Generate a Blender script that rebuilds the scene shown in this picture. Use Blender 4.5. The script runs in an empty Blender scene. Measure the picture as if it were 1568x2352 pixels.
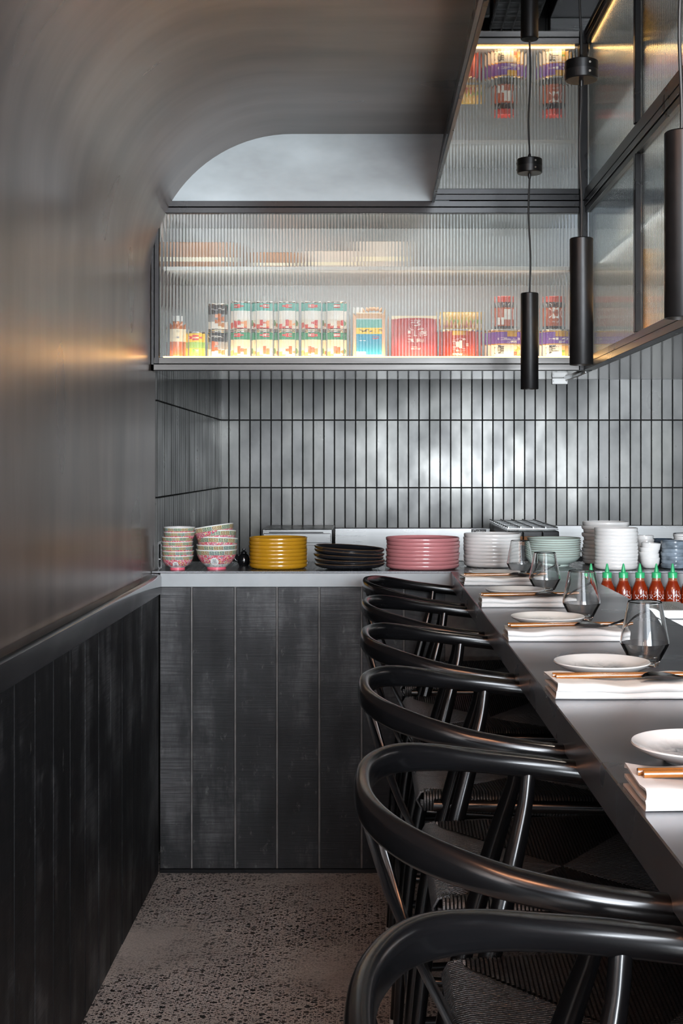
import bpy, bmesh, math, random
from mathutils import Vector, Matrix, Euler
random.seed(7)
sc = bpy.context.scene
col = sc.collection
PI = math.pi
R = math.radians

# ------------------------------------------------------------------ camera, world, light, exposure
F_PX, VPX, VPY, CAMZ = 2940.0, 843.0, 1068.0, 1.30
cam_d = bpy.data.cameras.new('camera'); cam = bpy.data.objects.new('camera', cam_d); col.objects.link(cam)
cam_d.sensor_fit = 'HORIZONTAL'; cam_d.sensor_width = 24.0; cam_d.lens = F_PX / 1568 * 24
cam_d.shift_x = -(VPX - 784) / 1568; cam_d.shift_y = -(1176 - VPY) / 1568
cam_d.clip_start = 0.02
cam.location = (0, 0, CAMZ); cam.rotation_euler = (R(90), 0, 0)
sc.camera = cam
sc.view_settings.view_transform = 'Standard'; sc.view_settings.look = 'None'
sc.view_settings.gamma = 1.0; sc.view_settings.use_curve_mapping = False
sc.view_settings.exposure = 0.0
sc.cycles.max_bounces = 14; sc.cycles.transmission_bounces = 12; sc.cycles.glossy_bounces = 6; sc.cycles.diffuse_bounces = 4
sc.cycles.caustics_reflective = True; sc.cycles.caustics_refractive = True
sc.cycles.sample_clamp_indirect = 6.0; sc.cycles.blur_glossy = 0.6

world = bpy.data.worlds.new('overcast_street'); sc.world = world; world.use_nodes = True
wb = world.node_tree.nodes['Background']; wb.inputs[0].default_value = (0.72, 0.84, 1.0, 1); wb.inputs[1].default_value = 1.9

def area(name, loc, rot, sx, sy, power, color, spread=180):
    l = bpy.data.lights.new(name, 'AREA'); l.shape = 'RECTANGLE'; l.size = sx; l.size_y = sy
    l.energy = power; l.color = color; l.spread = R(spread)
    o = bpy.data.objects.new(name, l); col.objects.link(o); o.location = loc; o.rotation_euler = rot
    return o
# daylight through the shopfront behind the camera
area('shopfront_daylight', (1.15, -2.35, 1.40), (R(90), 0, R(10)), 1.7, 2.1, 620, (0.88, 0.94, 1.0))
# added warm uplight behind the camera, tints the vault brown
area('vault_warm_fill', (-0.12, -0.4, 1.35), (R(157), R(-6), 0), 0.35, 0.6, 130, (1.0, 0.54, 0.31), 105)
# ------------------------------------------------------------------ materials
def NEW(name):
    m = bpy.data.materials.new(name); m.use_nodes = True
    nt = m.node_tree; b = nt.nodes['Principled BSDF']
    return m, nt, b
def coords(nt, kind='Object', scale=(1, 1, 1), rot=(0, 0, 0)):
    t = nt.nodes.new('ShaderNodeTexCoord'); mp = nt.nodes.new('ShaderNodeMapping')
    mp.inputs['Scale'].default_value = scale; mp.inputs['Rotation'].default_value = rot
    nt.links.new(t.outputs[kind], mp.inputs['Vector']); return mp.outputs[0]
def world_pos(nt, scale=(1, 1, 1), rot=(0, 0, 0)):
    g = nt.nodes.new('ShaderNodeNewGeometry'); mp = nt.nodes.new('ShaderNodeMapping')
    mp.inputs['Scale'].default_value = scale; mp.inputs['Rotation'].default_value = rot
    nt.links.new(g.outputs['Position'], mp.inputs['Vector']); return mp.outputs[0]
def noise(nt, vec, scale, detail=4, rough=0.55):
    n = nt.nodes.new('ShaderNodeTexNoise'); n.inputs['Scale'].default_value = scale
    n.inputs['Detail'].default_value = detail; n.inputs['Roughness'].default_value = rough
    nt.links.new(vec, n.inputs['Vector']); return n.outputs['Fac']
def ramp(nt, fac, stops, interp='LINEAR'):
    r = nt.nodes.new('ShaderNodeValToRGB'); r.color_ramp.interpolation = interp
    el = r.color_ramp.elements
    while len(el) < len(stops): el.new(0.5)
    for e, (p, c) in zip(el, stops):
        e.position = p; e.color = (*c, 1) if len(c) == 3 else c
    nt.links.new(fac, r.inputs[0]); return r.outputs[0]
def mixc(nt, fac, a, b, mode='MIX'):
    m = nt.nodes.new('ShaderNodeMix'); m.data_type = 'RGBA'; m.blend_type = mode
    for sock, v in ((m.inputs[0], fac), (m.inputs[6], a), (m.inputs[7], b)):
        if isinstance(v, (int, float)): sock.default_value = v
        elif isinstance(v, tuple): sock.default_value = (*v, 1) if len(v) == 3 else v
        else: nt.links.new(v, sock)
    return m.outputs[2]
def maprange(nt, v, a, b, c, d):
    m = nt.nodes.new('ShaderNodeMapRange')
    for i, x in enumerate((a, b, c, d)): m.inputs[1 + i].default_value = x
    nt.links.new(v, m.inputs[0]); return m.outputs[0]
def bumpn(nt, b, h, strength, dist=0.002):
    n = nt.nodes.new('ShaderNodeBump'); n.inputs['Strength'].default_value = strength; n.inputs['Distance'].default_value = dist
    nt.links.new(h, n.inputs['Height']); nt.links.new(n.outputs[0], b.inputs['Normal'])
def plain(name, c, rough=0.5, metal=0.0, spec=0.5, coat=0.0, vary=0.0, nscale=8.0, bump=0.0, stretch=(1, 1, 1)):
    m, nt, b = NEW(name)
    b.inputs['Base Color'].default_value = (*c, 1); b.inputs['Roughness'].default_value = rough
    b.inputs['Metallic'].default_value = metal; b.inputs['Specular IOR Level'].default_value = spec
    b.inputs['Coat Weight'].default_value = coat; b.inputs['Coat Roughness'].default_value = 0.08
    if vary or bump:
        f = noise(nt, coords(nt, 'Object', stretch), nscale)
        if vary:
            lo = tuple(max(0, x * (1 - vary)) for x in c); hi = tuple(min(1, x * (1 + vary)) for x in c)
            nt.links.new(ramp(nt, f, [(0.3, lo), (0.7, hi)]), b.inputs['Base Color'])
            nt.links.new(maprange(nt, f, 0.3, 0.7, rough * (1 - vary * .4), min(1, rough * (1 + vary * .4))), b.inputs['Roughness'])
        if bump: bumpn(nt, b, f, bump)
    return m

def m_plaster():
    m, nt, b = NEW('burnished_plaster')
    big = noise(nt, coords(nt, 'UV', (0.7, 1.0, 1)), 1.7, 4, 0.5)
    st = noise(nt, coords(nt, 'UV', (0.9, 4.2, 1)), 2.2, 3, 0.45)
    arcs = noise(nt, coords(nt, 'UV', (1.6, 22, 1), (0, 0, 0.22)), 2.0, 3, 0.5)
    f = mixc(nt, 0.5, big, st)
    f = mixc(nt, 0.06, f, arcs)
    c = ramp(nt, f, [(0.2, (0.045, 0.038, 0.035)), (0.5, (0.150, 0.113, 0.096)), (0.8, (0.27, 0.212, 0.184))])
    nt.links.new(c, b.inputs['Base Color'])
    nt.links.new(maprange(nt, noise(nt, coords(nt, 'UV', (0.8, 2.0, 1)), 1.5, 1, 0.4), 0.1, 0.9, 0.34, 0.24), b.inputs['Roughness'])
    b.inputs['Metallic'].default_value = 0.55
    return m
def m_board():
    m, nt, b = NEW('charred_timber')
    saw = noise(nt, world_pos(nt, (5, 5, 210)), 1.2, 4, 0.75)
    big = noise(nt, world_pos(nt, (7, 7, 1.3)), 1.9, 7, 0.66)
    cloud = noise(nt, world_pos(nt, (2.2, 2.2, 2.2)), 1.6, 5, 0.6)
    scr = noise(nt, world_pos(nt, (16, 16, 8)), 2.4, 10, 0.75)
    f = mixc(nt, 0.6, big, cloud)
    c = ramp(nt, f, [(0.36, (0.0025, 0.0025, 0.003)), (0.49, (0.009, 0.009, 0.010)), (0.61, (0.085, 0.084, 0.086))])
    c = mixc(nt, maprange(nt, saw, 0.38, 0.62, 0.0, 0.75), c, (0.003, 0.003, 0.004))
    c = mixc(nt, maprange(nt, scr, 0.60, 0.72, 0.0, 0.5), c, (0.16, 0.155, 0.15))
    nt.links.new(c, b.inputs['Base Color'])
    nt.links.new(maprange(nt, f, 0.36, 0.62, 0.6, 0.40), b.inputs['Roughness'])
    b.inputs['Specular IOR Level'].default_value = 0.36
    bumpn(nt, b, saw, 0.4, 0.0015)
    return m
def m_floor():
    m, nt, b = NEW('ground_concrete')
    def chips(scale, thr, dist):
        vec = coords(nt, 'Object', (scale, scale * 1.25, 1.0))
        wn = nt.nodes.new('ShaderNodeTexNoise'); wn.inputs['Scale'].default_value = scale * 1.6
        nt.links.new(coords(nt, 'Object', (1, 1, 1)), wn.inputs['Vector']); wob = wn.outputs['Color']
        add = nt.nodes.new('ShaderNodeVectorMath'); add.operation = 'ADD'
        nt.links.new(vec, add.inputs[0])
        scl = nt.nodes.new('ShaderNodeVectorMath'); scl.operation = 'SCALE'; scl.inputs['Scale'].default_value = 0.55
        nt.links.new(wob, scl.inputs[0]); nt.links.new(scl.outputs[0], add.inputs[1])
        v = nt.nodes.new('ShaderNodeTexVoronoi'); v.voronoi_dimensions = '2D'; v.inputs['Scale'].default_value = 1.0
        nt.links.new(add.outputs[0], v.inputs['Vector'])
        sep = nt.nodes.new('ShaderNodeSeparateColor'); nt.links.new(v.outputs['Color'], sep.inputs[0])
        pick = nt.nodes.new('ShaderNodeMath'); pick.operation = 'GREATER_THAN'; pick.inputs[1].default_value = thr
        nt.links.new(sep.outputs[0], pick.inputs[0])
        # a chip's size varies from cell to cell
        size = maprange(nt, sep.outputs[1], 0, 1, dist * 0.35, dist)
        lt = nt.nodes.new('ShaderNodeMath'); lt.operation = 'LESS_THAN'
        nt.links.new(v.outputs['Distance'], lt.inputs[0]); nt.links.new(size, lt.inputs[1])
        mu = nt.nodes.new('ShaderNodeMath'); mu.operation = 'MULTIPLY'
        nt.links.new(pick.outputs[0], mu.inputs[0]); nt.links.new(lt.outputs[0], mu.inputs[1])
        return mu.outputs[0], sep.outputs[2]
    patch = noise(nt, coords(nt, 'Object'), 1.3, 3)
    base = ramp(nt, noise(nt, coords(nt, 'Object'), 5.5, 8, 0.65), [(0.3, (0.50, 0.45, 0.41)), (0.7, (0.72, 0.66, 0.61))])
    fine = ramp(nt, noise(nt, coords(nt, 'Object'), 190, 2), [(0.4, (0.55, 0.54, 0.53)), (0.6, (1, 1, 1))])
    c = mixc(nt, 0.55, base, mixc(nt, 1.0, base, fine, 'MULTIPLY'))
    dens = maprange(nt, patch, 0.36, 0.5, 0.1, 1.0)
    for scale, thr, dist in ((58, 0.74, 0.46), (110, 0.55, 0.46), (210, 0.45, 0.44)):
        k, hue = chips(scale, thr, dist)
        chip = ramp(nt, hue, [(0.0, (0.018, 0.018, 0.02)), (0.8, (0.03, 0.028, 0.028)), (0.95, (0.075, 0.045, 0.035))])
        mu = nt.nodes.new('ShaderNodeMath'); mu.operation = 'MULTIPLY'
        nt.links.new(k, mu.inputs[0]); nt.links.new(dens, mu.inputs[1])
        c = mixc(nt, mu.outputs[0], c, chip)
    nt.links.new(c, b.inputs['Base Color'])
    b.inputs['Roughness'].default_value = 0.42
    return m
def m_tile():
    m, nt, b = NEW('gunmetal_glazed_tile')
    oi = nt.nodes.new('ShaderNodeObjectInfo')
    f = noise(nt, world_pos(nt, (3, 3, 2)), 2.6, 4, 0.5)
    c = ramp(nt, f, [(0.1, (0.02, 0.021, 0.021)), (0.9, (0.135, 0.133, 0.125))])
    c2 = mixc(nt, 1.0, c, ramp(nt, oi.outputs['Random'], [(0, (0.82, 0.82, 0.84)), (1, (1.1, 1.1, 1.08))]), 'MULTIPLY')
    nt.links.new(c2, b.inputs['Base Color'])
    nt.links.new(maprange(nt, f, 0.1, 0.9, 0.40, 0.22), b.inputs['Roughness'])
    b.inputs['Metallic'].default_value = 0.5
    return m
def m_brushed(name, c, rough, stretch, metal=1.0, vary=0.25, ns=1.5, bump=0.02):
    m, nt, b = NEW(name)
    f = noise(nt, coords(nt, 'Object', stretch), ns, 2, 0.5)
    g = noise(nt, coords(nt, 'Object', (2, 2, 2)), 1.7, 2)
    h = mixc(nt, 0.5, f, g)
    nt.links.new(ramp(nt, h, [(0.3, tuple(x * (1 - vary) for x in c)), (0.7, tuple(x * (1 + vary) for x in c))]), b.inputs['Base Color'])
    nt.links.new(maprange(nt, h, 0.3, 0.7, rough * 1.2, rough * 0.8), b.inputs['Roughness'])
    b.inputs['Metallic'].default_value = metal
    bumpn(nt, b, h, bump, 0.001)
    return m
def m_glass(name, c=(0.98, 0.99, 0.985), ior=1.5):
    m = bpy.data.materials.new(name); m.use_nodes = True; nt = m.node_tree
    for n in list(nt.nodes): nt.nodes.remove(n)
    o = nt.nodes.new('ShaderNodeOutputMaterial'); g = nt.nodes.new('ShaderNodeBsdfGlass')
    g.inputs['Color'].default_value = (*c, 1); g.inputs['Roughness'].default_value = 0.0; g.inputs['IOR'].default_value = ior
    nt.links.new(g.outputs[0], o.inputs[0]); return m
def m_emit(name, c, s):
    m = bpy.data.materials.new(name); m.use_nodes = True; nt = m.node_tree
    for n in list(nt.nodes): nt.nodes.remove(n)
    o = nt.nodes.new('ShaderNodeOutputMaterial'); g = nt.nodes.new('ShaderNodeEmission')
    g.inputs[0].default_value = (*c, 1); g.inputs[1].default_value = s
    nt.links.new(g.outputs[0], o.inputs[0]); return m
def m_print(name, stops, scale=60, rough=0.4, coat=0.3):
    m, nt, b = NEW(name)
    v = nt.nodes.new('ShaderNodeTexVoronoi'); v.inputs['Scale'].default_value = scale
    nt.links.new(coords(nt, 'Object'), v.inputs['Vector'])
    sep = nt.nodes.new('ShaderNodeSeparateColor'); nt.links.new(v.outputs['Color'], sep.inputs[0])
    nt.links.new(ramp(nt, sep.outputs[0], stops, 'CONSTANT'), b.inputs['Base Color'])
    b.inputs['Roughness'].default_value = rough; b.inputs['Coat Weight'].default_value = coat
    return m
def m_crackle():
    m, nt, b = NEW('crackle_glaze')
    n = noise(nt, coords(nt, 'Object'), 22, 5, 0.7)
    v = nt.nodes.new('ShaderNodeTexVoronoi'); v.feature = 'DISTANCE_TO_EDGE'; v.inputs['Scale'].default_value = 34
    nt.links.new(coords(nt, 'Object'), v.inputs['Vector'])
    # grey bloom only in the well of the plate
    t = nt.nodes.new('ShaderNodeTexCoord'); ln = nt.nodes.new('ShaderNodeVectorMath'); ln.operation = 'LENGTH'
    nt.links.new(t.outputs['Object'], ln.inputs[0])
    well = maprange(nt, ln.outputs['Value'], 0.030, 0.066, 1.0, 0.0)
    c = ramp(nt, n, [(0.36, (0.70, 0.72, 0.72)), (0.5, (0.36, 0.41, 0.43)), (0.62, (0.12, 0.16, 0.18))])
    c = mixc(nt, maprange(nt, v.outputs['Distance'], 0.0, 0.05, 0.7, 0.0), c, (0.18, 0.2, 0.21))
    c = mixc(nt, well, (0.80, 0.805, 0.79), c)
    nt.links.new(c, b.inputs['Base Color']); b.inputs['Roughness'].default_value = 0.22; b.inputs['Coat Weight'].default_value = 0.5
    return m
def m_cord():
    m, nt, b = NEW('black_paper_cord')
    f = noise(nt, coords(nt, 'Object'), 420, 2)
    nt.links.new(ramp(nt, f, [(0.35, (0.004, 0.0045, 0.005)), (0.65, (0.02, 0.022, 0.025))]), b.inputs['Base Color'])
    b.inputs['Roughness'].default_value = 0.42; b.inputs['Specular IOR Level'].default_value = 0.7
    bumpn(nt, b, f, 0.6, 0.002); return m

K = {}
K['plaster'] = m_plaster()
K['board'] = m_board()
K['floor'] = m_floor()
K['tile'] = m_tile()
K['grout'] = plain('black_grout', (0.006, 0.006, 0.006), 0.8)
K['groove'] = plain('groove_backing', (0.13, 0.125, 0.12), 0.7, vary=0.4, nscale=20)
K['concrete'] = plain('pale_concrete', (0.36, 0.38, 0.39), 0.5, vary=0.22, nscale=3.5, bump=0.05)
K['lunette'] = plain('grey_plaster', (0.365, 0.40, 0.41), 0.45, vary=0.25, nscale=3.0, bump=0.06, stretch=(1, 1, 2.2))
K['black_rail'] = plain('black_painted_timber', (0.010, 0.010, 0.011), 0.22, spec=0.6, coat=0.7)
K['counter'] = m_brushed('dark_steel_counter', (0.25, 0.255, 0.275), 0.29, (1.0, 7, 7), 0.85, 0.05, 0.9, 0.0)
K['pass_top'] = m_brushed('dark_pass_top', (0.10, 0.10, 0.105), 0.28, (60, 2, 2), 0.6, 0.3)
K['frame'] = m_brushed('dark_steel_frame', (0.05, 0.048, 0.046), 0.34, (2, 60, 60), 0.8, 0.2)
K['frame_dark'] = plain('blackened_steel', (0.007, 0.007, 0.008), 0.28, metal=0.15, spec=0.28, vary=0.12, nscale=4)
K['underside'] = plain('polished_steel_soffit', (0.36, 0.35, 0.345), 0.09, metal=1.0, bump=0.02, nscale=3)
K['mirror'] = plain('smoked_mirror', (0.40, 0.40, 0.405), 0.015, metal=1.0, bump=0.006, nscale=2.5)
K['steel'] = m_brushed('stainless_steel', (0.21, 0.212, 0.21), 0.3, (1.5, 60, 60), 1.0, 0.1)
K['cab_in'] = plain('cabinet_lining', (0.60, 0.61, 0.60), 0.5, vary=0.08, nscale=4)
K['cab_back'] = plain('cabinet_back', (0.42, 0.44, 0.445), 0.45, vary=0.12, nscale=3)
K['flute'] = m_glass('reeded_glass', (0.965, 0.98, 0.97))
K['glass'] = m_glass('clear_glass', (0.985, 0.99, 0.99), 1.5)
K['led'] = m_emit('warm_led', (1.0, 0.55, 0.20), 20)
K['lamp_disc'] = m_emit('pendant_lamp', (1.0, 0.82, 0.62), 5)
K['pend'] = plain('matte_black_metal', (0.0045, 0.0042, 0.0042), 0.40, spec=0.3, vary=0.2, nscale=30)
K['cable'] = plain('black_cable', (0.006, 0.006, 0.006), 0.55)
K['screw'] = plain('bright_screw', (0.7, 0.7, 0.7), 0.25, metal=1)
K['chair'] = plain('black_lacquered_wood', (0.004, 0.004, 0.0045), 0.2, spec=0.5, vary=0.06, nscale=9)
K['cord'] = m_cord()
K['nylon'] = plain('white_nylon', (0.55, 0.53, 0.5), 0.5)
K['napkin'] = plain('white_linen', (0.66, 0.66, 0.65), 0.85, vary=0.03, nscale=60, bump=0.12)
K['chop'] = plain('brown_lacquer', (0.27, 0.095, 0.016), 0.22, coat=0.6, vary=0.2, nscale=30)
K['spoon'] = plain('dark_polished_metal', (0.12, 0.12, 0.125), 0.16, metal=1.0)
K['crackle'] = m_crackle()
K['gold_plate'] = plain('mustard_glaze', (0.46, 0.225, 0.012), 0.22, coat=0.5, vary=0.08, nscale=14)
K['black_plate'] = plain('black_glaze', (0.017, 0.018, 0.022), 0.16, coat=0.6, vary=0.5, nscale=10)
K['black_rim'] = plain('bronzed_edge', (0.10, 0.06, 0.03), 0.3, coat=0.4)
K['pink_plate'] = plain('rose_glaze', (0.56, 0.215, 0.225), 0.25, coat=0.45, vary=0.05, nscale=14)
K['clay'] = plain('raw_clay', (0.5, 0.4, 0.3), 0.7)
K['white_plate'] = plain('white_glaze', (0.82, 0.81, 0.79), 0.2, coat=0.5, vary=0.03, nscale=14)
K['celadon'] = plain('celadon_glaze', (0.58, 0.69, 0.63), 0.18, coat=0.6, vary=0.12, nscale=9)
K['celadon_rim'] = plain('celadon_rim', (0.13, 0.10, 0.07), 0.3)
K['navy'] = plain('ink_blue_glaze', (0.045, 0.065, 0.09), 0.16, coat=0.6, vary=0.7, nscale=18)
K['steelblue'] = plain('grey_blue_glaze', (0.17, 0.21, 0.25), 0.18, coat=0.6, vary=0.5, nscale=20)
K['porc'] = plain('porcelain_white', (0.80, 0.80, 0.79), 0.15, coat=0.5)
K['band'] = m_print('bowl_rim_band', [(0, (0.42, 0.50, 0.30)), (0.35, (0.55, 0.56, 0.33)), (0.7, (0.40, 0.50, 0.40))], 45)
K['flower'] = m_print('pink_flower_print', [(0, (0.58, 0.08, 0.13)), (0.45, (0.72, 0.26, 0.32)), (0.7, (0.80, 0.62, 0.60)), (0.84, (0.2, 0.38, 0.42)), (0.92, (0.75, 0.65, 0.22))], 340)
K['flower_base'] = m_print('petal_border', [(0, (0.65, 0.66, 0.62)), (0.4, (0.33, 0.40, 0.42)), (0.7, (0.75, 0.72, 0.66))], 160)
K['pink_foot'] = plain('pink_foot', (0.75, 0.14, 0.2), 0.25, coat=0.4)
K['ink_blue'] = plain('key_blue', (0.05, 0.08, 0.11), 0.4)
K['ink_red'] = plain('key_rust', (0.30, 0.075, 0.03), 0.4)
K['ink_black'] = plain('print_black', (0.01, 0.01, 0.012), 0.45)
K['ink_white'] = plain('print_white', (0.82, 0.82, 0.80), 0.45)
K['ink_cream'] = plain('print_cream', (0.78, 0.70, 0.52), 0.5)
K['ink_yellow'] = plain('print_yellow', (0.80, 0.55, 0.03), 0.4)
K['ink_gold'] = plain('print_gold', (0.55, 0.30, 0.03), 0.3, metal=0.5)
K['ink_green'] = plain('print_green', (0.03, 0.24, 0.13), 0.4)
K['ink_lime'] = plain('print_lime', (0.22, 0.42, 0.06), 0.4)
K['ink_redp'] = plain('print_red', (0.52, 0.028, 0.02), 0.4)
K['ink_teal'] = plain('print_teal', (0.10, 0.40, 0.36), 0.4)
K['ink_sky'] = plain('print_blue', (0.01, 0.25, 0.45), 0.4)
K['ink_purple'] = plain('print_purple', (0.13, 0.045, 0.36), 0.35, coat=0.3)
K['ink_grey'] = plain('print_grey', (0.25, 0.26, 0.27), 0.5)
K['tin'] = plain('bright_tin', (0.62, 0.61, 0.58), 0.25, metal=1)
K['tomato'] = m_print('food_photo_tomato', [(0, (0.75, 0.72, 0.66)), (0.35, (0.55, 0.06, 0.03)), (0.62, (0.72, 0.30, 0.12)), (0.75, (0.78, 0.74, 0.66)), (0.92, (0.12, 0.28, 0.08))], 62)
K['lychee'] = m_print('food_photo_lychee', [(0, (0.78, 0.74, 0.62)), (0.4, (0.72, 0.42, 0.10)), (0.62, (0.42, 0.16, 0.03)), (0.78, (0.80, 0.76, 0.68)), (0.92, (0.14, 0.30, 0.08))], 62)
K['dish'] = m_print('food_photo_dish', [(0, (0.62, 0.33, 0.06)), (0.35, (0.75, 0.52, 0.2)), (0.6, (0.45, 0.07, 0.03)), (0.75, (0.15, 0.32, 0.05)), (0.9, (0.8, 0.72, 0.5))], 95)
K['amber'] = plain('amber_syrup', (0.42, 0.10, 0.006), 0.12, coat=0.6)
K['redcan'] = plain('red_tin_print', (0.42, 0.045, 0.008), 0.25, coat=0.4, metal=0.25)
K['pouch'] = plain('red_pouch_film', (0.40, 0.05, 0.05), 0.22, coat=0.6, vary=0.25, nscale=26, bump=0.2)
K['plastic_amber'] = plain('translucent_amber_plastic', (0.62, 0.36, 0.18), 0.25, coat=0.4)
K['redcap'] = plain('red_cap', (0.48, 0.05, 0.035), 0.35)
K['jar_dark'] = plain('dark_sauce', (0.028, 0.012, 0.01), 0.12, coat=0.6)
K['jar_label'] = plain('rust_label', (0.42, 0.08, 0.025), 0.45)
K['packet'] = plain('gold_packet', (0.70, 0.42, 0.04), 0.3, coat=0.4, bump=0.3, nscale=40)
K['carton'] = plain('white_carton', (0.62, 0.55, 0.49), 0.7, vary=0.08, nscale=9)
K['carton_b'] = plain('brown_carton', (0.34, 0.155, 0.065), 0.75, vary=0.15, nscale=9)
K['goldbottle'] = plain('golden_plastic', (0.62, 0.30, 0.03), 0.3, coat=0.5)
K['sriracha'] = plain('red_chilli_sauce', (0.235, 0.022, 0.004), 0.14, coat=0.7, vary=0.1, nscale=25)
K['clear_neck'] = plain('clear_plastic_neck', (0.30, 0.10, 0.05), 0.15, coat=0.6)
K['cap_green'] = plain('green_cap', (0.03, 0.42, 0.16), 0.35, coat=0.3)
K['plug'] = plain('white_plastic', (0.72, 0.72, 0.70), 0.4)
K['clip_black'] = plain('gloss_black_plastic', (0.008, 0.008, 0.009), 0.14, coat=0.7)
K['kbench'] = plain('kitchen_bench_steel', (0.13, 0.132, 0.135), 0.35, metal=0.9, vary=0.15, nscale=5)

# ------------------------------------------------------------------ mesh helpers
class MB:
    def __init__(s): s.v = []; s.f = []; s.m = []; s.uv = None
    def add(s, vs, fs, mi=0):
        k = len(s.v); s.v += [tuple(p) for p in vs]
        for f in fs: s.f.append([k + i for i in f]); s.m.append(mi)
        return s
    def box(s, x0, x1, y0, y1, z0, z1, mi=0):
        vs = [(x, y, z) for z in (z0, z1) for y in (y0, y1) for x in (x0, x1)]
        return s.add(vs, [(0, 2, 3, 1), (4, 5, 7, 6), (0, 1, 5, 4), (2, 6, 7, 3), (0, 4, 6, 2), (1, 3, 7, 5)], mi)
    def lathe(s, prof, n=48, mats=None, a0=0.0, a1=2 * PI, c=(0, 0, 0)):
        full = abs(a1 - a0 - 2 * PI) < 1e-6
        cols = n if full else n + 1
        vs = []
        for i in range(cols):
            a = a0 + (a1 - a0) * i / n
            for r, z in prof: vs.append((c[0] + r * math.sin(a), c[1] - r * math.cos(a), c[2] + z))
        L = len(prof); k = len(s.v); s.v += vs
        for i in range(n):
            j = (i + 1) % cols
            for q in range(L - 1):
                a, b_, c_, d = i * L + q, j * L + q, j * L + q + 1, i * L + q + 1
                if prof[q][0] < 1e-6 and prof[q + 1][0] < 1e-6: continue
                if prof[q][0] < 1e-6: f = [a, c_, d]
                elif prof[q + 1][0] < 1e-6: f = [a, b_, c_]
                else: f = [a, b_, c_, d]
                s.f.append([k + t for t in f]); s.m.append(mats[q] if mats else 0)
        return s
    def tube(s, pts, rad, n=10, caps=True, sec=None, up=(0, 0, 1), mi=0):
        pts = [Vector(p) for p in pts]; up = Vector(up); N = len(pts)
        vs = []
        prev = None
        for i, p in enumerate(pts):
            t = (pts[min(i + 1, N - 1)] - pts[max(i - 1, 0)]).normalized()
            if prev is None:
                u = up - t * up.dot(t)
                if u.length < 1e-3: u = Vector((1, 0, 0)) - t * t.x
            elif sec is not None: u = up - t * up.dot(t)
            else: u = prev - t * prev.dot(t)
            u.normalize(); prev = u; w = t.cross(u)
            r = rad[i] if isinstance(rad, (list, tuple)) else rad
            ru, rw = (r, r) if sec is None else sec[i]
            for q in range(n):
                a = 2 * PI * q / n
                e = 0.78 if sec is not None else 1.0
                cu, su = math.cos(a), math.sin(a)
                cu = math.copysign(abs(cu) ** e, cu); su = math.copysign(abs(su) ** e, su)
                vs.append(p + u * (ru * cu) + w * (rw * su))
        fs = [(i * n + q, i * n + (q + 1) % n, (i + 1) * n + (q + 1) % n, (i + 1) * n + q) for i in range(N - 1) for q in range(n)]
        if caps: fs += [tuple(range(n))[::-1], tuple((N - 1) * n + q for q in range(n))]
        return s.add(vs, fs, mi)
    def prism(s, poly, axis, a, b, mi=0):
        # poly: 2D points; axis 'x','y','z' is the extrusion axis
        def P(p, t):
            return {'x': (t, p[0], p[1]), 'y': (p[0], t, p[1]), 'z': (p[0], p[1], t)}[axis]
        n = len(poly); vs = [P(p, a) for p in poly] + [P(p, b) for p in poly]
        fs = [tuple(range(n))[::-1], tuple(range(n, 2 * n))] + [(i, (i + 1) % n, n + (i + 1) % n, n + i) for i in range(n)]
        return s.add(vs, fs, mi)
    def mesh(s, name, mats, smooth=30, bevel=0.0, seg=2):
        me = bpy.data.meshes.new(name); me.from_pydata(s.v, [], s.f)
        for m in (mats if isinstance(mats, (list, tuple)) else [mats]): me.materials.append(m)
        me.polygons.foreach_set('material_index', s.m)
        bm = bmesh.new(); bm.from_mesh(me)
        bmesh.ops.remove_doubles(bm, verts=bm.verts, dist=1e-6); bmesh.ops.recalc_face_normals(bm, faces=bm.faces)
        if bevel:
            ed = [e for e in bm.edges if len(e.link_faces) == 2 and e.calc_face_angle(0) > R(35)]
            bmesh.ops.bevel(bm, geom=ed, offset=bevel, segments=seg, affect='EDGES', profile=0.6, clamp_overlap=True)
        bm.to_mesh(me); bm.free()
        if smooth:
            me.polygons.foreach_set('use_smooth', [True] * len(me.polygons)); me.set_sharp_from_angle(angle=R(smooth))
        return me
    def build(s, name, mats, parent=None, smooth=30, bevel=0.0, seg=2, loc=None):
        return link(name, s.mesh(name, mats, smooth, bevel, seg), parent, loc)
def link(name, me, parent=None, loc=None, rot=None):
    o = bpy.data.objects.new(name, me); col.objects.link(o)
    if parent: o.parent = parent
    if loc: o.location = loc
    if rot: o.rotation_euler = rot
    return o
def tag(o, label=None, cat=None, group=None, kind=None):
    for k, v in (('label', label), ('category', cat), ('group', group), ('kind', kind)):
        if v: o[k] = v
    return o
def thing(name, label, cat, loc=(0, 0, 0), rz=0.0, group=None):
    o = bpy.data.objects.new(name, None); col.objects.link(o); o.empty_display_size = 0.05
    o.location = loc; o.rotation_euler = (0, 0, rz)
    return tag(o, label, cat, group)
def copy_tree(o, parent=None):
    c = o.copy(); col.objects.link(c)
    if parent: c.parent = parent
    for ch in list(o.children): copy_tree(ch, c)
    return c
def struct(o): return tag(o, kind='structure')
def bx(name, x0, x1, y0, y1, z0, z1, m, parent=None, bevel=0.0, seg=1):
    return MB().box(x0, x1, y0, y1, z0, z1).build(name, m, parent, 30, bevel, seg)
_tc = {}
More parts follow.
